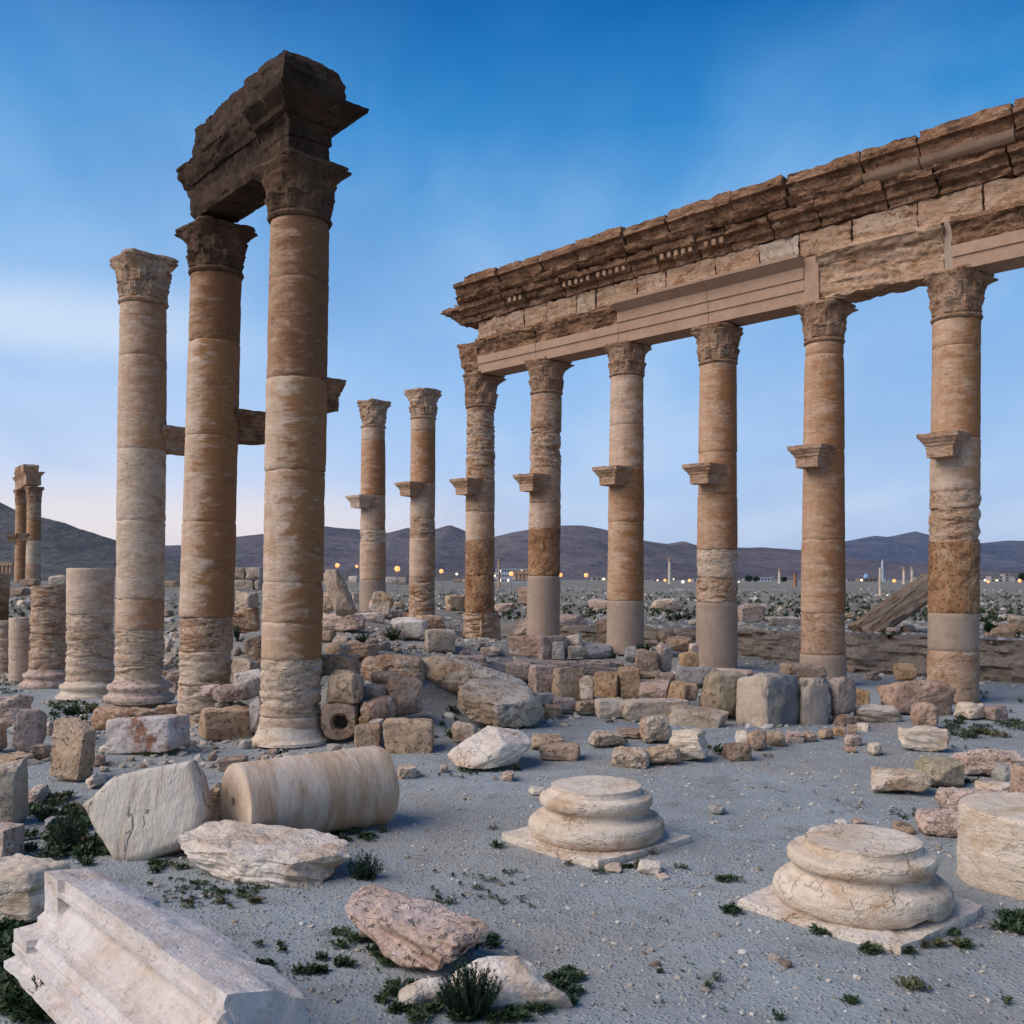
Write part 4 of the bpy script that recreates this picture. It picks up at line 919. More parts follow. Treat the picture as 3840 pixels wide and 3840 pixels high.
def st(box, kind, mat, label, name='boulder', cat='stone', Y=None, d=.75, rz=None, grp=None, hr=1.0, tilt=0.0, n=None, sink=.05, e=None, skew=None, parent_mat=None, seed=None):
    _sd[0] += 1
    sd_ = seed or _sd[0]; rs = np.random.RandomState(sd_)
    k = KIND[kind]
    gx, gy = (box[2] - box[0]) * (.05 if Y else .02), (box[3] - box[1]) * (.045 if Y else .02)
    box = (box[0] - gx, box[1] - gy, box[2] + gx, box[3] + gy)
    w = box[2] - box[0]; h = box[3] - box[1]
    n = n or stones_n(max(w, h))
    dm = (1.0, d, min(1.6, max(.3, h / w * .85)))
    if kind == 'K' and (e is None or e < 12):
        V, Q = brokenstone(dm, sd_, 9, 9, 4, .030, .02, (0, 0, 1), .16, .07)
    elif kind == 'O':
        V, Q = brokenstone(dm, sd_, 3.2, 20, 4, .035, .0, (0, 0, 1), .2, .10)
    elif kind in 'BRLS':
        V, Q = brokenstone(dm, sd_, max(3.0, (e or k[0]) * .8), {'B': 9, 'R': 12, 'L': 8, 'S': 10}[kind], 4 if max(w, h) > 105 else 3, {'B': .035, 'R': .055, 'L': .028, 'S': .035}[kind], {'B': 0, 'R': .035, 'L': .075, 'S': .04}[kind], (rs.uniform(-.25, .25), rs.uniform(-.2, .2), 1))
    else: V, Q = rockmesh(n, dm, sd_, e or k[0], k[1] if skew is None else skew, k[2], k[3], k[4], k[5], (rs.uniform(-.25, .25), rs.uniform(-.2, .2), 1), cutr=k[6])
    if tilt: V = rot(V, 'y', R(tilt))
    V = rotz(V, R(rs.uniform(-25, 25) if rz is None else rz))
    V, loc = fit(V, box, Y, sink)
    o = mk(name, V, [Q], M[mat], smooth=True, loc=loc, sharp=34)
    return tag(o, label, cat, grp)
def prism(poly, Y, dep, lean, mat, label, name='boulder', cat='stone', bulge=.12, amp=.02, freq=2.0, strata=0.0, back=.86, zb=None, rings=26, seg=170, sdir=(0, 0, 1), bev=.10, skewx=0.0, nobj=True, grp=None):
    """Stone with a known outline: the outline lies on a face that leans back by `lean`, the stone behind it is `dep` thick."""
    _sd[0] += 1
    P = np.array(list(poly) + [poly[0]], float)
    L = np.concatenate([[0], np.cumsum(np.hypot(*np.diff(P, axis=0).T))])
    u = np.linspace(0, L[-1], seg, endpoint=False)
    ox, oy = np.interp(u, L, P[:, 0]), np.interp(u, L, P[:, 1])
    if Y is None or zb is None and abs(zat(max(oy), Y) - g1(xat(ox.mean(), Y), Y)) > .02 and Y < 16: Y = hit(ox[np.argmax(oy)], max(oy))[1] - .03
    zb = zat(max(oy), Y) if zb is None else zb
    c = np.array([ox.mean(), oy.mean()])
    def world(px, py, extra=0.0):
        k = (py - HY) / F                       # z = HC - k*Yp ; Yp = Y + lean*(z - zb) + skewx*(X - X0)
        kx = (px - CX) / F
        x0 = xat(c[0], Y)
        Yp = (Y + lean * (HC - zb) - skewx * x0) / (1 + lean * k - skewx * kx)
        return np.stack([kx * Yp, Yp, HC - k * Yp], 1)
    a, b = world(np.array([c[0], c[0] + 9, c[0]]), np.array([c[1], c[1], c[1] + 9])), None
    nrm = np.cross(a[1] - a[0], a[2] - a[0]); nrm /= np.linalg.norm(nrm)
    if nrm[1] < 0: nrm = -nrm                   # points away from the viewer, into the stone
    front = world(ox, oy); cc = world(c[:1], c[1:])[0]
    R_ = []
    for k in range(1, rings + 1):
        t = k / rings
        ring = cc + (front - cc) * t * 1.0
        R_.append(ring - nrm * bulge * (1 - t ** 2.4) + nrm * bev * max(0, (t - .86) / .14) ** 2)
    nd = max(3, int(dep / .09))
    for k in range(1, nd + 1):
        t = k / nd
        s = 1 - (1 - back) * t ** 1.5
        R_.append(cc + (front - cc) * s + nrm * (bev + (dep - bev) * t))
    for k in range(rings // 2, 0, -1):
        R_.append(cc + (front - cc) * back * k / (rings // 2 + 1) + nrm * dep)
    V = np.concatenate(R_ + [(cc - nrm * bulge)[None], (cc + nrm * dep)[None]])
    Q = tubering(seg, len(R_))
    aa = np.arange(seg); bb = (aa + 1) % seg
    l0 = (len(R_) - 1) * seg
    T3 = np.concatenate([np.stack([np.full(seg, len(V) - 2), bb, aa], 1), np.stack([np.full(seg, len(V) - 1), l0 + aa, l0 + bb], 1)])
    Fc = [Q, T3]
    N = normals(V, Fc)
    out = V - V.mean(0)
    if (N * out).sum() < 0: Fc = [f[:, ::-1] for f in Fc]; N = -N
    q = V * freq + _sd[0] * 3.1
    d_ = amp * (fbm(q, 4, .55) + .40 * fbm(q * 5, 3, .6))
    if strata:
        s_ = np.array(sdir, float); s_ /= np.linalg.norm(s_)
        lv = V @ s_
        q2 = (V - lv[:, None] * s_) * 1.4 + s_ * (lv[:, None] * 9 + .5 * fbm(V * 1.6, 2)[:, None]) + _sd[0]
        d_ = d_ + strata * np.clip(fbm(q2, 3, .6), -1, .3)
    V = V + N * d_[:, None]
    loc = np.array([V[:, 0].mean(), V[:, 1].mean(), V[:, 2].min()])
    if not nobj: return V - loc, Fc, loc
    return tag(mk(name, V - loc, Fc, M[mat], loc=loc, sharp=36), label, cat, grp)

# --- the two loose column bases on the open ground, and the upright drum beside them
def pedestal(px, Y, label, r, seed, chip):
    X = xat(px, Y); root = tag(thing('pedestal', (X, Y, 0), label, 'column base', 'moulded column bases on the open ground'), kind='thing')
    V, Fc = lathe([(r * .97, .07), (r * 1.02, .11), (r * 1.045, .17), (r * 1.02, .24), (r * .95, .285), (r * .86, .30), (r * .80, .325), (r * .785, .36), (r * .80, .385), (r * .84, .39), (r * .87, .42), (r * .875, .455), (r * .85, .49), (r * .77, .505), (r * .70, .52), (r * .685, .555), (r * .69, .585), (r * .66, .59)], 150, seed, .011, .022, 0, chip, .006)
    mk('base_moulding', V, Fc, M['ivory'], root, sharp=50)
    a = r * 1.09
    V, Fc = rectloft([(-.12, -a, a, -a, a), (.05, -a, a, -a, a), (.075, -a * .985, a * .985, -a * .985, a * .985)], .05, 6)
    q = V * 1.3 + seed
    cor = np.clip((np.abs(V[:, 0]) + np.abs(V[:, 1])) / a - 1.55, 0, 1)
    V[:, :2] *= (1 - .10 * cor * (1 + 1.6 * fbm(q, 2)))[:, None]
    V = weather(V, Fc, .022, 2.6, seed, .008)
    mk('plinth', rotz(V, AL + R(-1)), Fc, M['white'], root)
    return root
pedestal(3230, 8.0, 'nearer moulded column base, on the right, with a chipped lower ring', .668, 4, .11)
pedestal(2235, 10.1, 'farther moulded column base standing on a thin square plinth mid ground', .668, 9, .06)
V, Fc = lathe([(.60, -.05), (.632, .0), (.628, .10), (.622, .45), (.618, .64), (.605, .665), (.58, .67)], 130, 12, .012, .03, 0, .05, .008)
tag(mk('column_drum', V, Fc, M['ivory'], loc=(4.66, 8.75, 0)), 'upright cream column drum cut off by the right frame edge', 'column drum')['kind'] = 'thing'

# --- fallen drum
def fallen():
    seg, rings, L, r = 120, 64, 1.66, .425
    th = np.linspace(0, 2 * np.pi, seg, endpoint=False)
    R_ = []
    capn = 26
    for k in range(1, capn + 1):
        rr = r * .985 * k / capn
        R_.append(np.stack([np.full(seg, 0.0), np.cos(th) * rr, np.sin(th) * rr], 1))
    for x in np.concatenate([[.012, .04], np.linspace(.08, L - .08, rings), [L - .04, L - .01, L]]):
        rr = r * (1 - .03 * (x > L - .02)) + .010 * x
        R_.append(np.stack([np.full(seg, x), np.cos(th) * rr, np.sin(th) * rr], 1))
    for k in range(6, 0, -1): R_.append(np.stack([np.full(seg, L), np.cos(th) * r * k / 7, np.sin(th) * r * k / 7], 1))
    V = np.concatenate(R_ + [np.zeros((1, 3)), np.array([[L, 0, 0]])]); Q = tubering(seg, len(R_))
    aa = np.arange(seg); bb = (aa + 1) % seg; l0 = (len(R_) - 1) * seg
    Fc = [Q[:, ::-1], np.concatenate([np.stack([np.full(seg, len(V) - 2), aa, bb], 1), np.stack([np.full(seg, len(V) - 1), l0 + bb, l0 + aa], 1)])]
    N = normals(V, Fc); q = V * 2.4 + 4
    V = V + N * (.007 * fbm(q, 4) + .016 * np.clip(fbm(q * 1.5 + 9, 3) - .2, 0, 1) * -1 * (np.minimum(V[:, 0], L - V[:, 0]) < .12))[:, None]
    hx, hy = .06, .02                                     # square dowel hole in the end face
    inh = (np.abs(V[:, 1] - hx) < .045) & (np.abs(V[:, 2] - hy) < .045) & (V[:, 0] < .05)
    V[inh, 0] += .13
    dx, dy = .80, .60
    o = mk('column_drum', V, Fc, M['drum'], loc=(-2.80, 9.93, r - .02))
    o.rotation_euler.z = math.atan2(dy, dx)
    tag(o, 'large fallen column drum lying on its side with a square dowel hole in its end', 'column drum')['kind'] = 'thing'
fallen()

# --- carved beam block at the lower left
def carved():
    prof = [(-.46, .60), (-.25, .70), (0, .745), (0, .665), (.022, .66), (.022, .63), (-.03, .62), (-.03, .575), (0, .535), (.03, .475), (.08, .445), (.08, .41), (.155, .40), (.185, .355), (.168, .35), (.168, .32), (.235, .305), (.235, .255), (.215, .25), (.215, .22), (.285, .205), (.285, .16), (.12, .13), (.08, -.10), (-.46, -.10), (-.46, .60)]
    L = densify(prof, .035)[:-1]
    ss = np.linspace(0, 2.66, 96)
    rings = []
    for s in ss:
        d, z = L[:, 0].copy(), L[:, 1].copy()
        jag = .10 * fbm(np.array([[s * 1.7, 3, 1]]), 3)[0] + .16 * sstep(s, 1.2, .2) - .10 * sstep(s, .72, .66)
        back = d < -.35
        d[back] += -.02 + jag
        if s < .30:                                          # returned end block, plainer and fuller than the mouldings
            f = d > -.05
            zz_ = z[f]; d[f] = np.maximum(d[f], np.where(zz_ > .40, .035, np.where(zz_ > .28, .225, d[f])))
        rings.append(np.stack([np.full(len(L), s), d, z], 1))
    V, Fc = loft_rings(rings, 6)
    N = normals(V, Fc)
    if (N * (V - V.mean(0))).sum() < 0: Fc = [f[:, ::-1] for f in Fc]; N = -N
    q = V * 2.6 + 3
    rough = .18 + 1.4 * sstep(V[:, 0], 2.50, 2.66) * 4.0 + .9 * (V[:, 1] < -.05) + .5 * sstep(V[:, 2], .2, .05)
    dd = .012 * rough * (fbm(q, 4) + .4 * fbm(q * 4, 2)) - .05 * np.clip(fbm(q * .9 + 6, 3) - .22, 0, 1)
    V = V + N * dd[:, None]
    a = np.array([.665, -.747]); o = np.array([-.747, -.665]); A0 = np.array([-3.11, 6.60])
    W = np.stack([A0[0] + V[:, 0] * a[0] + V[:, 1] * o[0], A0[1] + V[:, 0] * a[1] + V[:, 1] * o[1], V[:, 2]], 1)
    loc = np.array([W[:, 0].mean(), W[:, 1].mean(), 0])
    b = tag(mk('carved_block', W - loc, Fc, M['carved'], loc=loc, sharp=30), 'long moulded beam block lying on its back at the lower frame corner', 'carved stone')
    for (s, d, z) in ((1.28, .118, .545),):
        P = A0 + s * a + d * o
        Vh, Fh = lathe([(.018, 0), (.018, .02)], 14, 3, 0, .05)
        Vh = rot(Vh, 'x', R(70))
    return b
carved()

# --- stones with a traced outline
prism([(301, 3017), (424, 2904), (560, 2875), (725, 2845), (745, 2930), (762, 3024), (742, 3100), (700, 3150), (669, 3176), (560, 3215), (464, 3239), (424, 3222), (380, 3150), (361, 3123), (330, 3070)], 9.35, .62, .42, 'slab', 'tilted broken slab with long wavy cracks, left of the fallen drum', 'stone_slab', bulge=.03, amp=.016, back=.9, bev=.05)
hullrock([(668, 3142, 9.2), (692, 3112, 9.45), (760, 3084, 9.6), (832, 3074, 9.65), (1060, 3104, 9.6), (1240, 3126, 9.4), (1303, 3165, 9.1), (690, 3195, 8.95), (880, 3196, 8.72), (1092, 3242, 8.55), (1245, 3205, 8.75), (1306, 3218, 8.85), (722, 3252, 8.95), (880, 3304, 8.75), (1040, 3350, 8.55), (1164, 3336, 8.6), (1232, 3304, 8.7), (900, 3250, 9.5), (1200, 3230, 9.5)], 'white', 'big rough white boulder lying in front of the fallen drum', amp=.035, freq=2.6, strata=.085, sdir=(.12, .1, 1), lev=5, smooth=3)
hullrock([(1304, 3395, 7.15), (1328, 3342, 7.4), (1402, 3320, 7.5), (1482, 3334, 7.5), (1640, 3394, 7.3), (1814, 3462, 6.95), (1312, 3420, 7.0), (1450, 3440, 6.9), (1600, 3500, 6.72), (1700, 3545, 6.62), (1312, 3500, 7.05), (1450, 3585, 6.85), (1612, 3648, 6.6), (1692, 3618, 6.6), (1782, 3572, 6.75), (1832, 3525, 6.85), (1500, 3500, 7.6), (1750, 3520, 7.2)], 'pink', 'pink layered block of crumbling stone in the weeds', 'stone_block', amp=.026, freq=3.0, strata=.11, sdir=(.38, -.1, 1), lev=5, smooth=3)
prism([(1690, 3640), (1760, 3590), (1830, 3578), (1950, 3582), (2010, 3620), (2060, 3690), (2160, 3745), (2165, 3765), (2040, 3770), (1960, 3778), (1880, 3800), (1800, 3780), (1700, 3730)], 6.35, .40, 1.3, 'white', 'smooth white rock behind the dark shrub', bulge=.12, amp=.028, back=.85, bev=.10)
prism([(1488, 3775), (1490, 3705), (1530, 3690), (1600, 3672), (1670, 3662), (1700, 3700), (1690, 3745), (1600, 3755), (1530, 3790)], 6.15, .26, .8, 'white', 'small white rock on the camera side of the dark shrub', bulge=.07, amp=.03, back=.8, bev=.06)
hullrock([(1670, 2826, 13.95), (1698, 2870, 13.75), (1774, 2756, 14.25), (1831, 2722, 14.45), (1866, 2732, 14.3), (1886, 2790, 13.72), (1755, 2880, 13.62), (1964, 2826, 13.85), (1946, 2868, 13.9), (1831, 2890, 13.6), (1998, 2785, 14.2), (1955, 2740, 14.6), (1985, 2755, 14.5), (1830, 2850, 15.0), (1900, 2740, 14.9), (1760, 2790, 14.7)], 'white', 'white wedge shaped boulder with a sharp ridge across its top', amp=.022, strata=.05, sdir=(-.5, .2, 1))
hullrock([(1714, 2640, 17.7), (1724, 2572, 17.6), (1760, 2543, 18.2), (1862, 2548, 18.4), (1985, 2570, 18.2), (2012, 2612, 17.8), (1735, 2608, 17.1), (1880, 2645, 16.9), (1985, 2625, 17.2), (2044, 2660, 17.6), (2030, 2700, 17.6), (1990, 2728, 17.3), (1860, 2734, 16.95), (1780, 2705, 17.05), (1725, 2668, 17.4), (1760, 2640, 18.6), (1980, 2650, 18.6)], 'rough', 'massive cracked boulder with a smooth top and knobbly pitted sides', amp=.05, freq=1.6, pits=.16, strata=.03)
prism([(1567, 2500), (1572, 2462), (1620, 2448), (1700, 2462), (1790, 2490), (1880, 2520), (1960, 2545), (2005, 2575), (1990, 2600), (1900, 2585), (1800, 2572), (1760, 2605), (1700, 2590), (1620, 2562), (1575, 2545)], 18.5, .8, .5, 'rough', 'long tapering fallen stone sloping down behind the cracked boulder', 'fallen_stone', bulge=.22, amp=.05, strata=.02, back=.8, bev=.15, skewx=0)
prism([(1345, 2490), (1370, 2462), (1440, 2446), (1545, 2452), (1585, 2470), (1588, 2505), (1582, 2560), (1560, 2568), (1500, 2548), (1480, 2528), (1430, 2530), (1392, 2556), (1350, 2520)], 18.3, .7, .6, 'eroded', 'broad pale slab with a notch, lying on top of the stacked stones', 'stone_slab', bulge=.12, amp=.05, strata=.04, back=.85, bev=.10)
prism([(1205, 2150), (1222, 2128), (1262, 2130), (1296, 2190), (1335, 2285), (1325, 2298), (1260, 2300), (1235, 2240), (1208, 2180)], 27.5, .7, .3, 'grain', 'leaning grained block like a tree stump, right of the tallest column', 'leaning_stone', bulge=.2, amp=.05, back=.8, bev=.12)
V, Q = rockmesh(26, (2.85, .95, .62), 77, 18, .05, 5, .018, 2.4, .05, (0, .25, 1), cutr=(.88, .97))
V[:, 2] += .05 * np.round(np.clip((V[:, 1] + .5) * 4, 0, 3)) * (V[:, 2] > .1)            # long stepped mouldings on its upper face
bo = mk('fallen_beam', V, [Q], M['beamgrain'], loc=(xat(3372, 28.6), 28.6, zat(2284, 28.6)), sharp=30)
bo.rotation_euler = (R(-24), R(-33), R(8)); tag(bo, 'tilted grained beam propped up behind the tall column on the right', 'stone')
prism([(3, 2420), (0, 2420)][:0] or [(3672, 2395), (3690, 2372), (3760, 2340), (3842, 2326), (3870, 2345), (3870, 2420), (3780, 2410), (3700, 2402)], 26.5, .8, .7, 'orange', 'low cream outcrop stone on the bank at the right frame edge', bulge=.2, amp=.05, strata=.04, back=.8, bev=.15)

# --- stone with a round hole
def ringstone():
    x0, y0, x1, y1 = 1201, 2641, 1337, 2778
    Y = 15.75; seg = 72; th = np.linspace(0, 2 * np.pi, seg, endpoint=False)
    w_, h_ = (x1 - x0) / F * Y / 2, (y1 - y0) / F * Y / 2
    c, s = np.cos(th), np.sin(th)
    e = 5
    rr = 1 / (np.abs(c) ** e + np.abs(s) ** e) ** (1 / e)
    rr = np.where(s < 0, 1 / (np.abs(c) ** 2.6 + np.abs(s) ** 2.6) ** (1 / 2.6), rr)
    out = np.stack([c * rr * w_, s * rr * h_], 1)
    hole = np.stack([c * .118 + .02, s * .118 + .0], 1)
    hole2 = np.stack([c * .155 + .02, s * .155], 1)
    def rg(p, y): return np.stack([p[:, 0], np.full(seg, y), p[:, 1]], 1)
    R_ = [rg(out * .9, .62)] + [rg(out, y) for y in np.linspace(.55, .07, 8)] + [rg(out * .97, .02)]
    for t in (.8, .6, .4, .2): R_.append(rg(hole2 + (out - hole2) * t, -.01))
    R_ += [rg(hole2, -.012), rg(hole2 * .97, .03), rg(hole, .04)] + [rg(hole, y) for y in (.1, .2, .32, .45)]
    V = np.concatenate(R_ + [np.array([[.02, .45, 0]])])
    Q = tubering(seg, len(R_)); aa = np.arange(seg); l0 = (len(R_) - 1) * seg
    Fc = [Q, np.stack([np.full(seg, len(V) - 1), l0 + aa, l0 + (aa + 1) % seg], 1)]
    N = normals(V, Fc)
    if (N[seg:seg * 5] * (V[seg:seg * 5] - np.array([0, .3, 0]))).sum() < 0: Fc = [f[:, ::-1] for f in Fc]
    V = weather(V, Fc, .020, 3.5, 4)
    tag(mk('ring_stone', V, Fc, M['brown'], loc=(xat((x0 + x1) / 2, Y), Y, zat((y0 + y1) / 2, Y))), 'brown block with a round hole through it at the foot of the stack', 'stone')
ringstone()

# --- everything else: (x0, y0, x1, y1) in photo pixels
def many(rows):
    for r in rows:
        st(*r[:4], **(r[4] if len(r) > 4 else {}))
BK = dict(name='stone_block'); SL = dict(name='stone_slab')
def b(**k): return dict(name='stone_block', **k)
def s_(**k): return dict(name='stone_slab', **k)
many([
 # left edge and the row of blocks under the nearer columns
 ((-60, 2845, 107, 3112), 'K', 'beige', 'tall beige block at the left frame edge with a broken lower half', b(d=.9, rz=8)),
 ((-70, 3085, 90, 3242), 'K', 'pink', 'flat topped pale block at the left edge, in front of the tall beige one', b(d=.8, rz=-12)),
 ((-160, 3205, 268, 3475), 'S', 'ivory', 'broad pale slab tucked behind the far end of the carved beam block', s_(d=.8, rz=-14, e=7)),
 ((-40, 2605, 124, 2722), 'L', 'pink', 'layered pinkish block at the left edge below the slim stump', b(d=.9, rz=10)),
 ((43, 2659, 173, 2820), 'B', 'mauve', 'tilted mauve grey boulder with a pointed top corner', dict(e=5, tilt=14, d=.9)),
 ((198, 2685, 292, 2790), 'B', 'mauve', 'mauve rock peeping out behind the pitted upright slab', {}),
 ((188, 2694, 357, 2935), 'K', 'tan', 'pitted brown slab standing upright and leaning, with a groove', s_(d=.45, tilt=8, rz=-18, e=5)),
 ((344, 2643, 590, 2740), 'L', 'eroded', 'long flat rock against the base of the pale column', dict(d=.7, rz=-5)),
 ((581, 2642, 668, 2690), 'B', 'brown', 'small brown rock between the pale column and the column with bulging drums', {}),
 ((398, 2680, 710, 2828), 'K', 'rust', 'rectangular block with a white top and a rust red face', b(d=.45, rz=-12, tilt=-4)),
 ((-40, 2708, 27, 2826), 'B', 'rough', 'cream rock cut by the left frame edge beside the mauve boulder', {}),
 ((-20, 2817, 128, 2875), 'R', 'rough', 'low rough rock behind the tall beige block', {}),
 ((116, 2788, 192, 2850), 'R', 'brown', 'dark brown rubble lump under the mauve boulder', {}),
 ((372, 2790, 450, 2824), 'B', 'white', 'small flat white stone below the rust faced block', {}),
 ((322, 2898, 396, 2958), 'L', 'white', 'splintered white stone on the upper edge of the cracked slab', dict(tilt=-25)),
 ((342, 2828, 396, 2872), 'B', 'redbrown', 'small reddish stone right of the pitted upright slab', {}),
 ((172, 2703, 203, 2757), 'B', 'pink', 'little pink stone between the mauve boulder and the mauve rock', {}),
 ((98, 2942, 182, 3024), 'B', 'pink', 'pink mauve rock at the edge of the dark weeds', {}),
 ((168, 3060, 216, 3102), 'O', 'grey', 'round grey stone lying in the dark weeds', {}),
 ((206, 3052, 266, 3080), 'B', 'pink', 'flat pinkish stone lying in the dark weeds', {}),
 ((752, 2938, 838, 3090), 'L', 'tan', 'brown rock wedged between the cracked slab and the fallen drum', dict(d=.6)),
 ((822, 2832, 930, 2892), 'K', 'brown', 'grey brown block behind the dowel hole end of the fallen drum', b(rz=12)),
 # around the two nearest columns
 ((745, 2640, 948, 2774), 'K', 'tan', 'squarish brown block that carries a little pile of flat stones', b(d=.85, rz=24, e=6)),
 ((810, 2626, 874, 2655), 'K', 'grey', 'small grey stone squeezed between block and flat stone on top', dict(Y=16.75, d=1.2)),
 ((873, 2630, 910, 2654), 'O', 'tan', 'tiny tan pebble squeezed beside the small grey one', dict(Y=16.7, name='pebble', d=1.2)),
 ((803, 2567, 934, 2632), 'O', 'mauve', 'flat rounded stone on the very top of the little pile', dict(Y=16.75, d=.9, e=3.2)),
 ((756, 2567, 832, 2612), 'B', 'pink', 'pale pink stone half hidden behind the little pile', dict(Y=17.2)),
 ((882, 2513, 988, 2622), 'B', 'white', 'angular whitish stone lodged between the two nearest columns', dict(Y=17.0, e=5, skew=.25)),
 ((868, 2462, 976, 2568), 'B', 'beige', 'beige block behind the angular whitish stone', b(Y=18.2, e=6)),
 ((940, 2612, 1017, 2760), 'B', 'grey', 'upright greyish stone leaning on the nearest column', dict(d=.9, e=4)),
 ((920, 2398, 990, 2502), 'R', 'eroded', 'rubble lump high between the two nearest columns', dict(Y=20.5)),
 ((870, 2278, 972, 2372), 'L', 'eroded', 'layered reddish stump seen between the two nearest columns', dict(Y=26, name='pedestal_stump', d=.9, e=8)),
 ((884, 2222, 966, 2280), 'K', 'beige', 'pale cap stone on the layered reddish stump', dict(Y=26, d=.8, e=6)),
 # stacked stones right of the nearest column
 ((1230, 2514, 1360, 2648), 'O', 'tan', 'rounded brown block on top of the ring stone', b(Y=16.0, e=4.2, d=.8)),
 ((1197, 2455, 1347, 2536), 'L', 'eroded', 'flat layered stone above the rounded brown block', s_(Y=16.5, d=.9)),
 ((1222, 2409, 1314, 2468), 'L', 'tan', 'small layered stone crowning the stack beside the nearest column', dict(Y=17.0, d=.9)),
 ((1356, 2564, 1446, 2624), 'B', 'mauve', 'mauve block in the middle of the stack, under the notched slab', b(Y=16.4, e=5)),
 ((1354, 2610, 1480, 2700), 'O', 'redbrown', 'bulky reddish block resting above the squarish brown one', b(Y=16.1, e=4.5, d=.9)),
 ((1444, 2532, 1580, 2694), 'B', 'redbrown', 'tall reddish stone with a slanted top at the right end of the stack', dict(Y=16.6, e=5, d=.7, skew=.22)),
 ((1394, 2516, 1492, 2566), 'B', 'tan', 'tan stone under the notched slab', dict(Y=17.0)),
 ((1329, 2704, 1430, 2820), 'K', 'brown', 'squarish brown block between the ring stone and the wide block', b(d=.9, rz=3, e=6)),
 ((1437, 2693, 1626, 2828), 'K', 'tan', 'wide brown block with rounded lower corners in the stack', b(d=.6, rz=2, e=6)),
 ((1347, 2682, 1388, 2716), 'B', 'orange', 'small orange stone resting on the squarish brown block', dict(Y=15.7)),
 ((1387, 2695, 1437, 2719), 'K', 'white', 'thin pale stone wedged beside the small orange one', dict(Y=15.7)),
 ((1310, 2394, 1432, 2456), 'S', 'eroded', 'tan flat slab lying on the mound behind the stack', s_()),
 ((1258, 2373, 1328, 2408), 'B', 'pink', 'small pinkish stone on the mound near the green bush', {}),
 ((1690, 2436, 1832, 2497), 'S', 'pink', 'flat pinkish slab on the slope below the squared cube block', s_(d=.8)),
 ((1203, 2292, 1380, 2362), 'R', 'pink', 'long rough pale slab propped on the mound right of the nearest column', s_(d=.6, e=4)),
 ((1203, 2355, 1274, 2398), 'B', 'brown', 'dark brown stone under the long rough pale slab', {}),
 ((1209, 2222, 1254, 2298), 'B', 'beige', 'cream stone half hidden behind the leaning grained block', dict(Y=28.5)),
 ((1316, 2222, 1350, 2260), 'B', 'beige', 'little cream stone in front of the farther lone column', {}),
 ((1391, 2216, 1484, 2318), 'R', 'rough', 'big pale rough stone leaning beside the farther lone column', dict(e=4, d=.8, tilt=15)),
 ((1474, 2284, 1514, 2317), 'B', 'white', 'small white stone at the foot of the big leaning rough one', {}),
 ((1479, 2257, 1516, 2290), 'B', 'tan', 'little tan stone between the two lone columns', {}),
 ((1333, 2296, 1442, 2336), 'S', 'white', 'flat whitish rock in front of the leaning grained block', {}),
 ((1469, 2315, 1600, 2402), 'B', 'white', 'white boulder with a sharp edge, in front of the nearer lone column', dict(e=4, skew=.26)),
 ((1511, 2297, 1560, 2325), 'B', 'orange', 'small tan stone above the sharp edged white boulder', {}),
 ((1557, 2299, 1672, 2356), 'R', 'eroded', 'brown rubble lump at the foot of the nearer lone column', {}),
 ((1601, 2353, 1710, 2440), 'K', 'beige', 'squared cube block standing on the mound', b(d=1.0, rz=12, e=14, skew=.03)),
 ((1670, 2232, 1744, 2293), 'K', 'tan', 'squared block out on the plain between two columns', b(d=.9, rz=18, e=12)),
 # boulders and low stones in the middle
 ((1694, 2704, 1790, 2784), 'R', 'rough', 'rough grey rock left of the white wedge boulder', {}),
 ((1990, 2751, 2112, 2806), 'S', 'tan', 'flat brown slab behind the white wedge boulder', s_(d=.8)),
 ((2025, 2783, 2174, 2855), 'K', 'brown', 'brown rectangular stone lying on the bare ground', b(d=.6, rz=-8, e=5)),
 ((2040, 2640, 2107, 2696), 'K', 'brown', 'small brown block right of the massive cracked boulder', b(rz=15)),
 ((1883, 2889, 1930, 2930), 'B', 'pink', 'small pointed pinkish stone in front of the white wedge boulder', dict(e=3)),
 ((1983, 2948, 2044, 2980), 'R', 'white', 'small flat white stone left of the farther column base', {}),
 ((1650, 2866, 1680, 2896), 'B', 'beige', 'small cream stone at the left tip of the white wedge boulder', dict(name='pebble')),
 ((1492, 2862, 1562, 2920), 'R', 'rough', 'small craggy stone right of the fallen drum', {}),
 ((1548, 2890, 1580, 2914), 'B', 'beige', 'little stone touching the small craggy one', dict(name='pebble')),
])
GW = 'stones of the low dry wall across the middle'
def wl(**k): return dict(name='stone_block', grp=GW, **k)
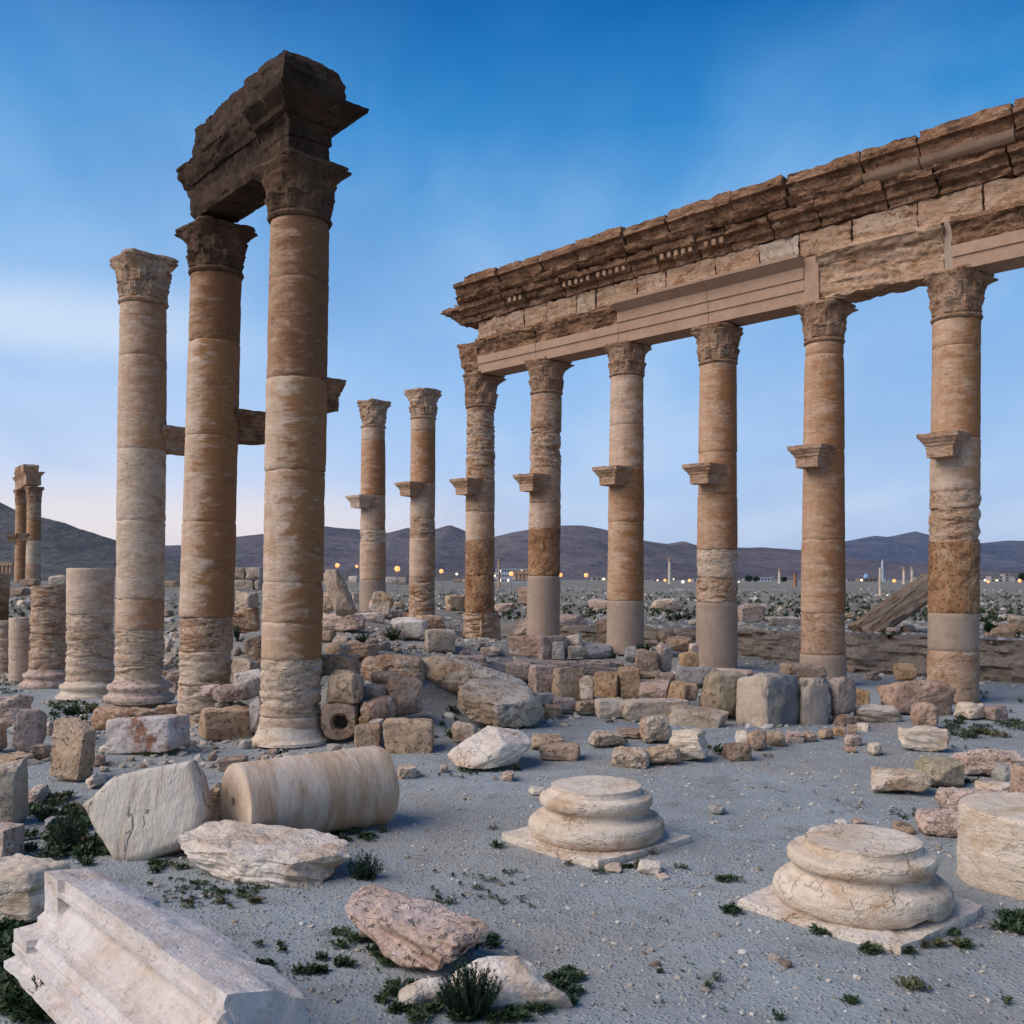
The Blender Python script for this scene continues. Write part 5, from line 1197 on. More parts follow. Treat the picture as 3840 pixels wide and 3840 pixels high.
many([
 ((1900, 2486, 1998, 2550), 'K', 'pink', 'pale pinkish wall stone at the left start of the upper course', wl(Y=20.6, e=5)),
 ((1985, 2496, 2090, 2604), 'K', 'pink', 'pinkish wall stone beside the tip of the long fallen stone', wl(Y=20.0, e=5)),
 ((2073, 2506, 2190, 2628), 'K', 'tan', 'large pitted wall stone, second from the left in the upper course', wl(Y=19.6, e=6)),
 ((2174, 2536, 2238, 2630), 'O', 'rough', 'narrow egg shaped wall stone with a white top', wl(Y=19.3)),
 ((2228, 2521, 2322, 2616), 'K', 'orange', 'squarish orange wall stone left of the gap', wl(Y=19.2, e=6)),
 ((2316, 2504, 2400, 2622), 'K', 'orange', 'taller orange wall stone right of the gap', wl(Y=19.2, e=5)),
 ((2399, 2550, 2508, 2624), 'B', 'pink', 'rounded pinkish wall stone under the flat cap stones', wl(Y=19.1, e=4.5)),
 ((2395, 2518, 2470, 2546), 'S', 'tan', 'thin brown cap stone on the wall', wl(Y=19.4)),
 ((2453, 2522, 2537, 2557), 'S', 'redbrown', 'thin reddish cap stone on the wall', wl(Y=19.4)),
 ((2535, 2501, 2670, 2588), 'B', 'grey', 'smooth grey boulder sitting on the wall', wl(Y=19.2, e=4)),
 ((2504, 2555, 2586, 2633), 'B', 'orange', 'orange chunk with white crust in the wall', wl(Y=18.8, e=5)),
 ((2566, 2562, 2616, 2626), 'B', 'tan', 'small brown chunk right of the orange crusted one', wl(Y=18.8)),
 ((2625, 2584, 2704, 2664), 'B', 'tan', 'tan rounded stone between grey boulder and bulky greenish block', wl(Y=18.7, e=4.5)),
 ((2640, 2514, 2796, 2684), 'O', 'mossy', 'bulky rounded block with a greenish face in the wall', wl(Y=18.9, e=4.5, d=.9)),
 ((2015, 2598, 2080, 2642), 'K', 'grey', 'bluish grey stone at the left start of the lower course', wl(Y=19.2)),
 ((2075, 2614, 2156, 2662), 'K', 'mauve', 'mauve stone of the lower course under the large pitted one', wl(Y=19.0)),
 ((2152, 2625, 2237, 2666), 'K', 'tan', 'low tan stone of the lower course under the egg shaped one', wl(Y=18.9)),
 ((2234, 2616, 2344, 2692), 'K', 'ivory', 'cream block of the lower course with a round scar', wl(Y=18.7, e=6)),
 ((2340, 2620, 2580, 2704), 'K', 'rough', 'long cream pitted block of the lower course', wl(Y=18.5, e=7, d=.5)),
 ((2516, 2645, 2725, 2764), 'K', 'beige', 'thick slab jutting out of the wall over a dark gap', wl(Y=18.0, e=8, d=.55, rz=-24, tilt=8)),
 ((2770, 2530, 2988, 2742), 'K', 'bluegrey', 'largest upright wall block, pale face and blue grey stained face', wl(Y=18.3, e=9, d=.9, rz=32, skew=.05)),
 ((2984, 2545, 3112, 2740), 'K', 'bluegrey', 'tall upright wall block with a dark grey stain across its middle', wl(Y=18.4, e=14, d=.7, rz=6, skew=.03)),
 ((2930, 2486, 3096, 2549), 'K', 'brown', 'flat grey brown block topping the tall upright one', wl(Y=18.75, e=12, d=.7, rz=8, skew=.03)),
 ((3100, 2542, 3209, 2688), 'O', 'mauve', 'round topped block like a headstone at the wall end', wl(Y=18.5, e=4.5, d=.6)),
 ((3126, 2676, 3218, 2722), 'S', 'brown', 'thin brown slab under the round topped block', wl(Y=18.3)),
 ((2632, 2506, 2818, 2546), 'S', 'pink', 'row end slab lying flat behind the bulky greenish block', wl(Y=20.6)),
])
many([
 ((1943, 2472, 2324, 2536), 'K', 'mauve', 'long dark slab forming a low platform behind the dry wall', s_(Y=21.5, d=.35, e=14, skew=.03, rz=0)),
 ((1914, 2383, 2060, 2460), 'K', 'redbrown', 'long reddish block standing on the platform', b(Y=22.2, d=.5, e=6)),
 ((2019, 2386, 2122, 2474), 'K', 'mauve', 'mauve block leaning against the long reddish one', b(Y=21.8, e=5)),
 ((2073, 2408, 2126, 2472), 'K', 'grey', 'narrow grey block on the middle of the platform', b(Y=21.5, e=7)),
 ((2124, 2421, 2193, 2467), 'K', 'beige', 'small beige block on the platform under the cream lump', b(Y=21.5, e=7)),
 ((2124, 2379, 2182, 2423), 'B', 'ivory', 'cream lump of stone resting on the small beige block', dict(Y=21.9)),
 ((2184, 2412, 2294, 2476), 'B', 'grey', 'greenish grey block at the right end of the platform', b(Y=21.9, e=5)),
 ((1930, 2306, 2188, 2386), 'S', 'pink', 'tilted slab leaning on the bank behind a mortar footed column', s_(Y=33.0, d=.4, tilt=-8)),
 ((1788, 2421, 1852, 2456), 'K', 'mauve', 'square footing stone under the column at the broken beam end', b(Y=32.0, e=14)),
 ((2206, 2738, 2344, 2800), 'R', 'rough', 'low knobbly stone lying in front of the dry wall', dict(e=4)),
 ((2298, 2726, 2410, 2768), 'S', 'brown', 'flat brown stone behind the low knobbly one', s_()),
 ((2399, 2680, 2520, 2783), 'R', 'rough', 'rough rock leaning on the long cream pitted block', {}),
 ((2294, 2798, 2436, 2883), 'R', 'rough', 'white and tan crumbling rock on the bare ground', {}),
 ((2407, 2792, 2552, 2866), 'R', 'tan', 'tan rock lying between the crumbling one and the scaly cream one', dict(e=4)),
 ((2510, 2732, 2656, 2852), 'L', 'ivory', 'scaly cream rock under the jutting slab', dict(e=4, d=.8)),
 ((2711, 2784, 2818, 2854), 'K', 'brown', 'smooth grey brown stone in front of the jutting slab', b(d=.8, e=4)),
 ((2801, 2737, 2875, 2813), 'B', 'eroded', 'tan angular stone at the foot of the largest wall block', dict(e=5)),
 ((2757, 2737, 2806, 2794), 'B', 'white', 'small pale stone left of the tan angular one', {}),
 ((2384, 2436, 2467, 2524), 'K', 'brown', 'squat upright brown block behind the dry wall', b(Y=21.5, e=6)),
 ((2464, 2411, 2520, 2522), 'O', 'pink', 'upright stone with a white head, right of the squat brown block', dict(Y=21.8, e=4)),
 ((2547, 2445, 2618, 2508), 'B', 'orange', 'orange rubble at the foot of the slanted repair column', dict(Y=24.6)),
 ((2583, 2413, 2618, 2457), 'B', 'pink', 'little pink stone leaning on the slanted repair column', dict(Y=25)),
 ((2342, 2424, 2390, 2484), 'O', 'grey', 'small round grey stone beside the dark bush', dict(Y=22.5)),
 ((2658, 3013, 2718, 3052), 'O', 'grey', 'lone grey stone on the bare ground between the two column bases', {}),
 ((2872, 2741, 2947, 2797), 'B', 'tan', 'brown packing stone under the largest wall block', {}),
 ((2947, 2741, 3016, 2787), 'K', 'pink', 'pinkish packing stone under the tall upright wall block', {}),
 ((3014, 2745, 3064, 2782), 'B', 'redbrown', 'small reddish packing stone under the wall', {}),
 ((3067, 2733, 3126, 2771), 'B', 'tan', 'small tan packing stone under the wall end', {}),
 ((3119, 2725, 3172, 2763), 'B', 'orange', 'small orange packing stone under the thin brown slab', {}),
 ((3177, 2716, 3213, 2756), 'B', 'brown', 'small dark packing stone right of the orange one', {}),
 ((3211, 2710, 3256, 2745), 'B', 'white', 'small white stone in front of the cream layered slab', {}),
 ((3165, 2754, 3232, 2797), 'B', 'pink', 'pinkish white stone alone in front of the wall end', {}),
 ((3167, 2797, 3210, 2821), 'O', 'redbrown', 'small flat reddish stone below the pinkish white one', dict(name='pebble')),
 ((3253, 2784, 3308, 2833), 'R', 'ivory', 'tooth shaped cream stone on the bare ground', dict(skew=.35)),
 ((3205, 2583, 3260, 2646), 'B', 'orange', 'brown stone behind the cream layered slab', dict(Y=19.8)),
 ((3205, 2642, 3377, 2716), 'L', 'ivory', 'cream layered slab right of the headstone like block', s_(Y=18.6, d=.5)),
 ((3294, 2552, 3580, 2684), 'S', 'redbrown', 'large knobbly reddish block in front of the far right column', b(d=.6, e=4.5)),
 ((3414, 2634, 3522, 2735), 'O', 'redbrown', 'round reddish boulder in front of the large knobbly block', dict(d=.9, e=3)),
 ((3370, 2722, 3564, 2818), 'L', 'ivory', 'cream broken shaft piece with a clean cut end', dict(name='shaft_fragment', d=.42, rz=-14, e=4)),
 ((3577, 2632, 3692, 2696), 'S', 'ivory', 'flat cream footing under the far right column', s_(d=.9)),
 ((3686, 2644, 3780, 2706), 'S', 'mauve', 'flat mauve stone right of the cream footing', s_()),
 ((3269, 2875, 3490, 2970), 'B', 'rough', 'white topped rough rock on the bare ground at the right', dict(e=3)),
 ((3432, 2837, 3614, 2952), 'O', 'mossy', 'moss stained brown rock behind the white topped one', dict(e=3.4, d=.8)),
 ((3570, 2808, 3870, 2912), 'R', 'pink', 'pinkish white ledge of rock at the right frame edge', dict(e=4, d=.5)),
 ((3715, 2857, 3833, 2931), 'K', 'grey', 'grey block in front of the pinkish white ledge', b(d=.7)),
 ((3512, 2951, 3800, 3045), 'S', 'pink', 'long pinkish block behind the upright drum', b(d=.5, rz=-12, e=6)),
 ((3657, 2927, 3800, 2985), 'S', 'ivory', 'cream slab between grey block and upright drum', s_()),
 ((3788, 2871, 3900, 3022), 'B', 'redbrown', 'steep reddish boulder at the right edge above the upright drum', {}),
 ((3434, 3033, 3625, 3138), 'S', 'pink', 'pale pink rock on the left of the upright drum', dict(d=.7, e=4)),
 ((3345, 3078, 3431, 3130), 'O', 'brown', 'small brown rock behind the nearer column base', {}),
 ((3130, 3070, 3180, 3098), 'B', 'white', 'tiny white stone peeping over the nearer column base', dict(name='pebble')),
 ((3190, 3068, 3250, 3096), 'B', 'pink', 'tiny pinkish stone peeping over the nearer column base', dict(name='pebble')),
 ((2392, 3224, 2482, 3282), 'B', 'white', 'white stone in the weeds at the foot of the farther column base', {}),
 ((2266, 3236, 2330, 3272), 'S', 'white', 'small white splinter under the corner of the farther plinth', {}),
 ((2462, 3274, 2510, 3304), 'K', 'white', 'little square white stone right of the one in the weeds', dict(name='pebble')),
 # plain beyond the bank
 ((2763, 2262, 2872, 2337), 'B', 'pink', 'pinkish boulder on the bank right of the slanted repair column', dict(e=5)),
 ((2880, 2312, 3004, 2348), 'S', 'white', 'low white rock on the bank left of the column behind the wall', {}),
 ((2440, 2243, 2565, 2292), 'R', 'rough', 'pale rubble heap stone on the plain right of the cream topped column', {}),
 ((2210, 2247, 2300, 2292), 'B', 'pink', 'pinkish rock on the plain left of the cream topped column', {}),
 ((1850, 2262, 1930, 2296), 'S', 'pink', 'low pink block on the plain behind a pitted drum column', {}),
 ((1944, 2200, 1992, 2268), 'K', 'redbrown', 'upright reddish post stone on the plain', dict(e=6)),
 ((3375, 2345, 3432, 2374), 'B', 'redbrown', 'reddish stone in the hollow under the propped beam', {}),
 ((3320, 2352, 3372, 2378), 'B', 'pink', 'small pinkish stone under the low end of the propped beam', {}),
 ((2700, 2235, 2760, 2262), 'S', 'white', 'thin white stone farther out on the plain', {}),
 ((1448, 2164, 1488, 2190), 'K', 'white', 'white cut block far out on the plain between the lone columns', dict(Y=70)),
 ((1488, 2166, 1532, 2192), 'K', 'mauve', 'dark cut block far out on the plain between the lone columns', dict(Y=70)),
 ((1308, 2160, 1346, 2184), 'K', 'white', 'white flat block far out left of the farther lone column', dict(Y=75)),
 # conglomerate in the cut bank
 ((2236, 2322, 2290, 2420), 'R', 'brown', 'brown lump bulging from the bank left of the cream topped column', dict(Y=31.5)),
 ((2462, 2362, 2540, 2412), 'R', 'tan', 'tan lump bulging from the bank behind the white headed stone', dict(Y=28.5)),
 ((2500, 2384, 2600, 2442), 'R', 'brown', 'brown lump at the foot of the bank beside the slanted repair column', dict(Y=28)),
 ((3352, 2488, 3440, 2552), 'R', 'orange', 'crumbling orange lump fallen from the bank right of the wall', dict(Y=24.3)),
 # left distance
 ((72, 2170, 150, 2200), 'R', 'brown', 'dark rubble heap stone at the foot of the distant column pair', dict(Y=66)),
 ((185, 2158, 262, 2196), 'R', 'rough', 'pale rubble heap stone right of the distant column pair', dict(Y=55)),
 ((20, 2205, 118, 2236), 'S', 'brown', 'long low brown block in the grass left of the pinkish stump', dict(Y=47)),
 ((64, 2250, 118, 2276), 'S', 'white', 'flat pale stone in the grass left of the pinkish stump', dict(Y=40)),
 ((616, 2284, 668, 2312), 'B', 'brown', 'brown boulder between the pale column and the bulging drum column', {}),
 ((612, 2314, 668, 2336), 'S', 'white', 'flat pale stone below the brown boulder in the column gap', {}),
 ((628, 2372, 666, 2440), 'L', 'white', 'thin splinter standing in the rubble of the column gap', dict(d=.5, tilt=20)),
])

# ------------------------------------------------------------------ air
def hazebox():
    V = np.array([(x, y, z) for x in (-15900, 15900) for y in (-5900, 17900) for z in (-60, 430)], float)
    Q = np.array([[0, 1, 3, 2], [4, 6, 7, 5], [0, 4, 5, 1], [2, 3, 7, 6], [0, 2, 6, 4], [1, 5, 7, 3]])
    m = bpy.data.materials.new('haze'); m.use_nodes = True; m.node_tree.nodes.clear(); t = NT(m.node_tree)
    vol = t.n('ShaderNodeVolumePrincipled', {'Color': (.34, .56, 1.0, 1), 'Density': 2.2e-5, 'Anisotropy': .2})
    t.n('ShaderNodeOutputMaterial', {'Volume': vol.outputs[0]})
    tag(mk('haze', V, [Q], m, smooth=False), 'thin blue evening haze over the plain', kind='stuff')
hazebox()

# ------------------------------------------------------------------ loose stones and gravel
_ic = None
def ico():
    global _ic
    if _ic is None:
        p = (1 + 5 ** .5) / 2
        v = np.array([(-1, p, 0), (1, p, 0), (-1, -p, 0), (1, -p, 0), (0, -1, p), (0, 1, p), (0, -1, -p), (0, 1, -p), (p, 0, -1), (p, 0, 1), (-p, 0, -1), (-p, 0, 1)], float)
        f = np.array([(0, 11, 5), (0, 5, 1), (0, 1, 7), (0, 7, 10), (0, 10, 11), (1, 5, 9), (5, 11, 4), (11, 10, 2), (10, 7, 6), (7, 1, 8), (3, 9, 4), (3, 4, 2), (3, 2, 6), (3, 6, 8), (3, 8, 9), (4, 9, 5), (2, 4, 11), (6, 2, 10), (8, 6, 7), (9, 8, 1)])
        _ic = (v / np.linalg.norm(v[0]), f)
    return _ic
def chips(X, Y, size, rs, flat=.6, sink=.25):
    """Small angular stones: one deformed icosahedron each."""
    v, f = ico(); n = len(X)
    Z = G(X, Y)
    V = v[None] * (1 + rs.uniform(-.32, .32, (n, 12, 1))) * size[:, None, None] * np.stack([rs.uniform(.7, 1.4, n), rs.uniform(.6, 1.1, n), rs.uniform(.35, flat + .25, n)], 1)[:, None, :]
    a = rs.uniform(0, 6.28, n); c, s = np.cos(a)[:, None], np.sin(a)[:, None]
    x, y = V[..., 0] * c - V[..., 1] * s, V[..., 0] * s + V[..., 1] * c
    z = V[..., 2] + (rs.uniform(-.3, .3, n)[:, None]) * x
    W = np.stack([x + X[:, None], y + Y[:, None], z + Z[:, None] + (size * flat * (.5 - sink))[:, None]], 2).reshape(-1, 3)
    return W, (f[None] + 12 * np.arange(n)[:, None, None]).reshape(-1, 3)
def chipmat(name, cols):
    m = bpy.data.materials.new(name); m.use_nodes = True; t = NT(m.node_tree); bs = m.node_tree.nodes['Principled BSDF']
    r = t.n('ShaderNodeNewGeometry').outputs['Random Per Island']
    rp = t.n('ShaderNodeValToRGB', {0: r}); rp.color_ramp.interpolation = 'LINEAR'
    e = rp.color_ramp.elements
    while len(e) < len(cols): e.new(.5)
    for k, c in enumerate(cols): e[k].position = k / (len(cols) - 1); e[k].color = (*c, 1)
    v = t.n('ShaderNodeTexCoord').outputs['Object']
    n = t.m('ADD', .75, t.m('MULTIPLY', t.noise(v, 30, 4, .7), .5))
    t.put(bs.inputs['Base Color'], t.mix(1.0, rp.outputs[0], t.n('ShaderNodeCombineColor', {0: n, 1: n, 2: n}).outputs[0], 'MULTIPLY'))
    bs.inputs['Roughness'].default_value = .95; bs.inputs['Specular IOR Level'].default_value = .15
    return m
MC = chipmat('loose_chip_stone', [(.25, .205, .16), (.42, .36, .29), (.32, .25, .19), (.52, .46, .38), (.38, .30, .23), (.60, .55, .47), (.30, .24, .19)])
rs = np.random.RandomState(3)
# gravel on the open ground, thicker near the viewer's walls and stones
n = 26000
Yg = 5.6 + 13.5 * rs.rand(n) ** .75; Xg = (rs.rand(n) * 2 - 1) * .58 * Yg
keep = fbm(np.stack([Xg * .8, Yg * .8, 0 * Xg], 1), 3) + rs.normal(0, .35, n) > -.12
Xg, Yg = Xg[keep], Yg[keep]
sz = .006 + .017 * rs.rand(len(Xg)) ** 4 + .016 * (rs.rand(len(Xg)) > .97)
V, f = chips(Xg, Yg, sz, rs); tag(mk('gravel', V, [f], MC, smooth=False), 'small pale gravel chips scattered over the bare ground', kind='stuff')
# rubble: the mound, the foot of the bank, the column gaps
n = 42000
Yr = 14 + 26 * rs.rand(n); Xr = (rs.rand(n) * 2 - 1) * .60 * Yr
zr = G(Xr, Yr)
dbr = (Xr - R1[0]) * NB[0] + (Yr - R1[1]) * NB[1]
pr = sstep(zr, .10, .45) * .75 + .10 * (Xr < -2) + .55 * ((Xr < -2.2) & (Yr < 19) & (Yr > 13.2)) + .35 * ((Xr > .3) & (Xr < 7) & (Yr > 17.6) & (Yr < 22)) + .5 * ((dbr > 2.2) & (dbr < 4.5))
cl_ = fbm(np.stack([Xr * .9, Yr * .9, 0 * Xr + 4], 1), 3)
keep = rs.rand(n) < pr * sstep(cl_, -.35, .35)
Xr, Yr = Xr[keep], Yr[keep]
sz = .022 + .095 * rs.rand(len(Xr)) ** 3.5
V, f = chips(Xr, Yr, sz, rs); tag(mk('rubble', V, [f], MC, smooth=False), 'broken stone rubble strewn over the mound and below the bank', kind='stuff')
# stones of the plain
n = 22000
Yp = 27 + 110 * rs.rand(n) ** 1.6; Xp = (rs.rand(n) * 2 - 1) * .62 * Yp
cl_ = fbm(np.stack([Xp * .12, Yp * .12, 0 * Xp + 9], 1), 4)
dbr = (Xp - R1[0]) * NB[0] + (Yp - R1[1]) * NB[1]
keep = (rs.rand(n) < .12 + .8 * sstep(cl_, -.1, .4)) & ((dbr > 4.2) | (Xp < -6))
Xp, Yp = Xp[keep], Yp[keep]
sz = .03 + .20 * rs.rand(len(Xp)) ** 4
V, f = chips(Xp, Yp, sz, rs); tag(mk('rubble', V, [f], MC, smooth=False), 'stones littering the dry plain beyond the bank', kind='stuff')
# loose stones that can be told one by one
def target_list():
    out = []
    for o in col.objects:
        lb = o.get('label')
        if o.parent is None and o.get('category') and lb and 'loose' not in o.name:
            sh = lb.split(',')[0]
            if len(sh.split()) <= 8:
                P = np.array(o.location)[None] + np.array([[0, 0, .15]])
                if P[0, 1] > 3:
                    px, py = project(P); out.append((px[0], py[0], sh))
    return out
_used = {}
def neighbour_label(X, Y, Z, head, targets):
    px, py = project(np.array([[X, Y, Z]])); px, py = px[0], py[0]
    for (tx, ty, sh) in sorted(targets, key=lambda q: math.hypot(q[0] - px, 1.6 * (q[1] - py)))[:12]:
        dx, dy = px - tx, py - ty
        where = ('left of' if dx < 0 else 'right of') if abs(dx) > abs(dy) * 1.3 else ('in front of' if dy > 0 else 'behind')
        lb = '%s %s the %s' % (head, where, sh)
        if lb not in _used and len(lb.split()) <= 16:
            _used[lb] = 1; return lb
    return None
CN = dict(white='white', rough='cream', pink='pinkish', beige='beige', mauve='mauve', grey='grey', tan='tan')
def loose(boxes, group, label, mats, smin, smax, seed, cat='stone'):
    rs = np.random.RandomState(seed); protos = []; TG = target_list()
    for k in range(6):
        V, Q = rockmesh(5, (1.0, rs.uniform(.6, .95), rs.uniform(.4, .75)), seed * 10 + k, 3.6, .22, 4, .06, 2.0, .03)
        V[:, 2] -= V[:, 2].min(); protos.append((V, Q))
    first = {}
    for (x0, y0, x1, y1, cnt) in boxes:
        for _ in range(cnt):
            X, Y, Z = hit(rs.uniform(x0, x1), rs.uniform(y0, y1))
            k = rs.randint(6); mt = mats[rs.randint(len(mats))]; s = rs.uniform(smin, smax) * (1 if rs.rand() < .8 else 1.5)
            if (k, mt) not in first:
                first[k, mt] = mk('loose_stone', protos[k][0], [protos[k][1]], M[mt], smooth=False).data
                o = bpy.data.objects[-1] if False else [q for q in col.objects if q.data == first[k, mt]][0]
            else:
                o = bpy.data.objects.new('loose_stone', first[k, mt]); col.objects.link(o)
            o.location = (X, Y, Z - .03 * s); o.rotation_euler = (rs.uniform(-.25, .25), rs.uniform(-.25, .25), rs.uniform(0, 6.28)); o.scale = (s, s, s)
            tag(o, neighbour_label(X, Y, Z, 'small %s loose %s' % (CN[mt], cat), TG) or label, cat, group)
loose([(1600, 2400, 1880, 2470, 12), (1280, 2380, 1560, 2450, 12), (1900, 2400, 2300, 2470, 10)], 'loose stones on the mound', 'small loose stone lying on top of the rubble mound in the middle', ['pink', 'rough', 'beige', 'mauve', 'white'], .16, .34, 41)
loose([(624, 2330, 668, 2620, 14), (872, 2380, 985, 2520, 9)], 'loose stones in the column gaps', 'small loose stone on the rubble slope seen between the nearest columns', ['pink', 'rough', 'mauve', 'beige'], .14, .34, 42)
loose([(700, 2790, 1050, 2860, 12), (330, 2790, 700, 2900, 7), (1010, 2850, 1200, 2880, 3)], 'loose chips before the nearest columns', 'small pale chip of stone on the ground before the nearest columns', ['white', 'rough', 'pink'], .07, .17, 43)
loose([(1640, 2840, 2300, 3000, 8), (2560, 2790, 3300, 2990, 10), (2000, 2680, 2280, 2740, 4)], 'loose pebbles on the open ground', 'pebble lying loose on the open ground between wall and column bases', ['pink', 'white', 'beige'], .05, .10, 44, 'pebble')
loose([(1560, 3270, 2000, 3420, 6), (2300, 3300, 3100, 3800, 9), (640, 3320, 1100, 3420, 6)], 'pebbles near the viewer', 'pebble on the bare gravel near the viewer', ['white', 'grey', 'pink'], .03, .07, 45, 'pebble')
loose([(3500, 2540, 3830, 2640, 12), (3180, 2500, 3480, 2570, 6)], 'loose stones under the bank', 'small loose stone below the cut earth bank on the right', ['tan', 'rough', 'grey'], .10, .24, 46)
loose([(2440, 2290, 2980, 2345, 10), (3040, 2290, 3300, 2340, 5), (3690, 2290, 3840, 2380, 6), (2120, 2240, 2260, 2300, 6)], 'loose stones on the bank top', 'loose stone lying among weeds on the top of the bank', ['white', 'rough', 'beige', 'pink'], .2, .45, 47)

# ------------------------------------------------------------------ weeds and shrubs
def leaves(base, dirs, ln, wd):
    """One folded leaf (two triangles as a quad) per row."""
    up = np.array([0, 0, 1.0])
    side = np.cross(dirs, up + .01); side /= np.linalg.norm(side, axis=1)[:, None] + 1e-9
    mid = base + dirs * (ln * .5)[:, None]
    tip = base + dirs * ln[:, None] - up * (ln * .12)[:, None]
    V = np.stack([base, mid + side * (wd / 2)[:, None], tip, mid - side * (wd / 2)[:, None]], 1).reshape(-1, 3)
    return V, np.arange(len(base) * 4).reshape(-1, 4)
wv, wf, wn = [], [], 0
def patch(px, py, wpx, cnt, h=.05, asp=.45, rs=rs):
    global wn
    X, Y, Z = hit(px, py); r = wpx / F * Y / 2
    a = rs.uniform(0, 6.28, cnt); q = np.sqrt(rs.rand(cnt))
    q *= .75 + .45 * perlin(np.stack([np.cos(a) * 1.3 + px, np.sin(a) * 1.3, 0 * a], 1))
    bx, by = X + r * q * np.cos(a), Y + r * q * np.sin(a) * asp * 2
    nuc = rs.rand(max(3, cnt // 9), 2) * 2 - 1; pick = rs.randint(len(nuc), size=cnt)      # leaves sit in small rosettes
    cxy = np.stack([X + r * .9 * nuc[pick, 0], Y + r * .9 * nuc[pick, 1] * asp * 2], 1)
    m = .58; bx = bx * (1 - m) + cxy[:, 0] * m; by = by * (1 - m) + cxy[:, 1] * m
    B = np.stack([bx, by, G(bx, by) + .004 + rs.rand(cnt) * h * .75 * (1.15 - np.clip(q, 0, 1))], 1)
    al = rs.uniform(0, 6.28, cnt); e = rs.uniform(.05, 1.2, cnt)
    D = np.stack([np.cos(al) * np.cos(e), np.sin(al) * np.cos(e), np.sin(e)], 1)
    ln = h * rs.uniform(.35, .85, cnt)
    V, f = leaves(B, D, ln, ln * rs.uniform(.35, .6, cnt)); wv.append(V); wf.append(f + wn); wn += len(V)
def area(x0, y0, x1, y1, cnt, w0, w1, k, h=.05):
    for _ in range(cnt): patch(rs.uniform(x0, x1), rs.uniform(y0, y1), rs.uniform(w0, w1), k, h)
area(100, 2990, 330, 3235, 34, 60, 130, 150, .10); area(300, 3120, 430, 3260, 12, 50, 100, 120, .08)
area(0, 3480, 130, 3830, 34, 80, 150, 170, .11); area(60, 3650, 300, 3840, 24, 70, 140, 150, .10); area(-20, 3400, 60, 3520, 5, 60, 100, 110, .08)
area(560, 3215, 690, 3275, 8, 50, 100, 110, .06); area(690, 3290, 1000, 3420, 44, 25, 80, 55, .045); area(1250, 3120, 1500, 3168, 12, 40, 80, 90, .06)
area(1265, 3500, 1500, 3640, 16, 60, 110, 130, .06); area(1690, 3520, 1860, 3600, 9, 50, 90, 110, .06); area(1400, 3690, 1560, 3840, 12, 50, 100, 100, .06)
area(2060, 3640, 2190, 3800, 10, 50, 100, 120, .06); area(1560, 3770, 2050, 3850, 14, 60, 120, 120, .07)
area(940, 3540, 1080, 3660, 7, 40, 80, 60, .05); area(1110, 3590, 1260, 3680, 6, 50, 90, 80, .06); area(1580, 3270, 2020, 3410, 40, 20, 66, 30, .04); area(560, 3300, 700, 3420, 12, 20, 60, 30, .04)
area(2200, 3210, 2560, 3280, 12, 40, 90, 90, .05); patch(1870, 3190, 80, 110, .07); patch(1855, 3120, 70, 60); patch(2130, 3258, 46, 70)
area(2690, 3300, 2850, 3340, 5, 40, 80, 80, .05); patch(2740, 3425, 100, 170, .08); patch(3090, 3515, 120, 200, .07); patch(3265, 3575, 120, 200, .07); patch(3390, 3590, 120, 180, .06)
area(3450, 3480, 3640, 3590, 8, 60, 110, 120, .06); area(3740, 3450, 3860, 3570, 7, 60, 100, 130, .08); patch(3410, 3725, 170, 260, .06); patch(3190, 3780, 90, 120, .05); patch(2925, 3830, 60, 60); patch(2690, 3690, 50, 40); patch(2650, 3710, 46, 40)
patch(2480, 3670, 50, 36); patch(3780, 3790, 60, 50); area(3540, 2690, 3830, 2770, 22, 60, 120, 110, .10); area(3370, 2740, 3720, 2830, 16, 20, 50, 30, .06)
area(200, 2640, 360, 2720, 14, 40, 80, 90, .12); area(0, 2560, 130, 2620, 8, 40, 80, 60, .10); patch(566, 2838, 90, 130, .09); patch(1050, 2832, 80, 100, .10); patch(1250, 2790, 50, 80, .12)
patch(1700, 2674, 64, 90, .12); patch(1657, 2727, 40, 60, .10); patch(1686, 2771, 60, 80, .12); patch(1737, 2896, 64, 110, .10); patch(1790, 2910, 40, 40, .06); patch(1940, 2893, 42, 80, .09); area(1600, 2900, 1780, 2925, 5, 24, 44, 30, .05)
patch(2294, 2711, 40, 60, .07); patch(2345, 2790, 24, 40, .06); patch(2695, 2830, 46, 70, .14); patch(2660, 2814, 26, 40, .08); patch(2880, 2842, 46, 60, .06); patch(2480, 2790, 50, 50, .05)
area(3330, 3040, 3480, 3090, 10, 18, 44, 30, .05); area(3590, 2930, 3720, 2950, 5, 30, 60, 60, .07); patch(3540, 3140, 40, 70, .07); area(2750, 2950, 3400, 3060, 12, 14, 40, 16, .035)
area(1340, 2385, 1860, 2465, 40, 14, 44, 24, .07); area(660, 2380, 690, 2600, 10, 20, 40, 50, .10); area(622, 2380, 668, 2620, 14, 20, 46, 60, .10); area(870, 2330, 900, 2420, 4, 30, 44, 60, .14)
area(1560, 2690, 1720, 2780, 10, 16, 40, 26, .06); area(2400, 3300, 3800, 3830, 26, 12, 36, 12, .03); area(1100, 3420, 2600, 3830, 26, 12, 36, 12, .03)
area(2100, 2650, 3200, 2760, 10, 16, 36, 22, .05); area(3560, 2600, 3840, 2680, 14, 16, 40, 26, .08)
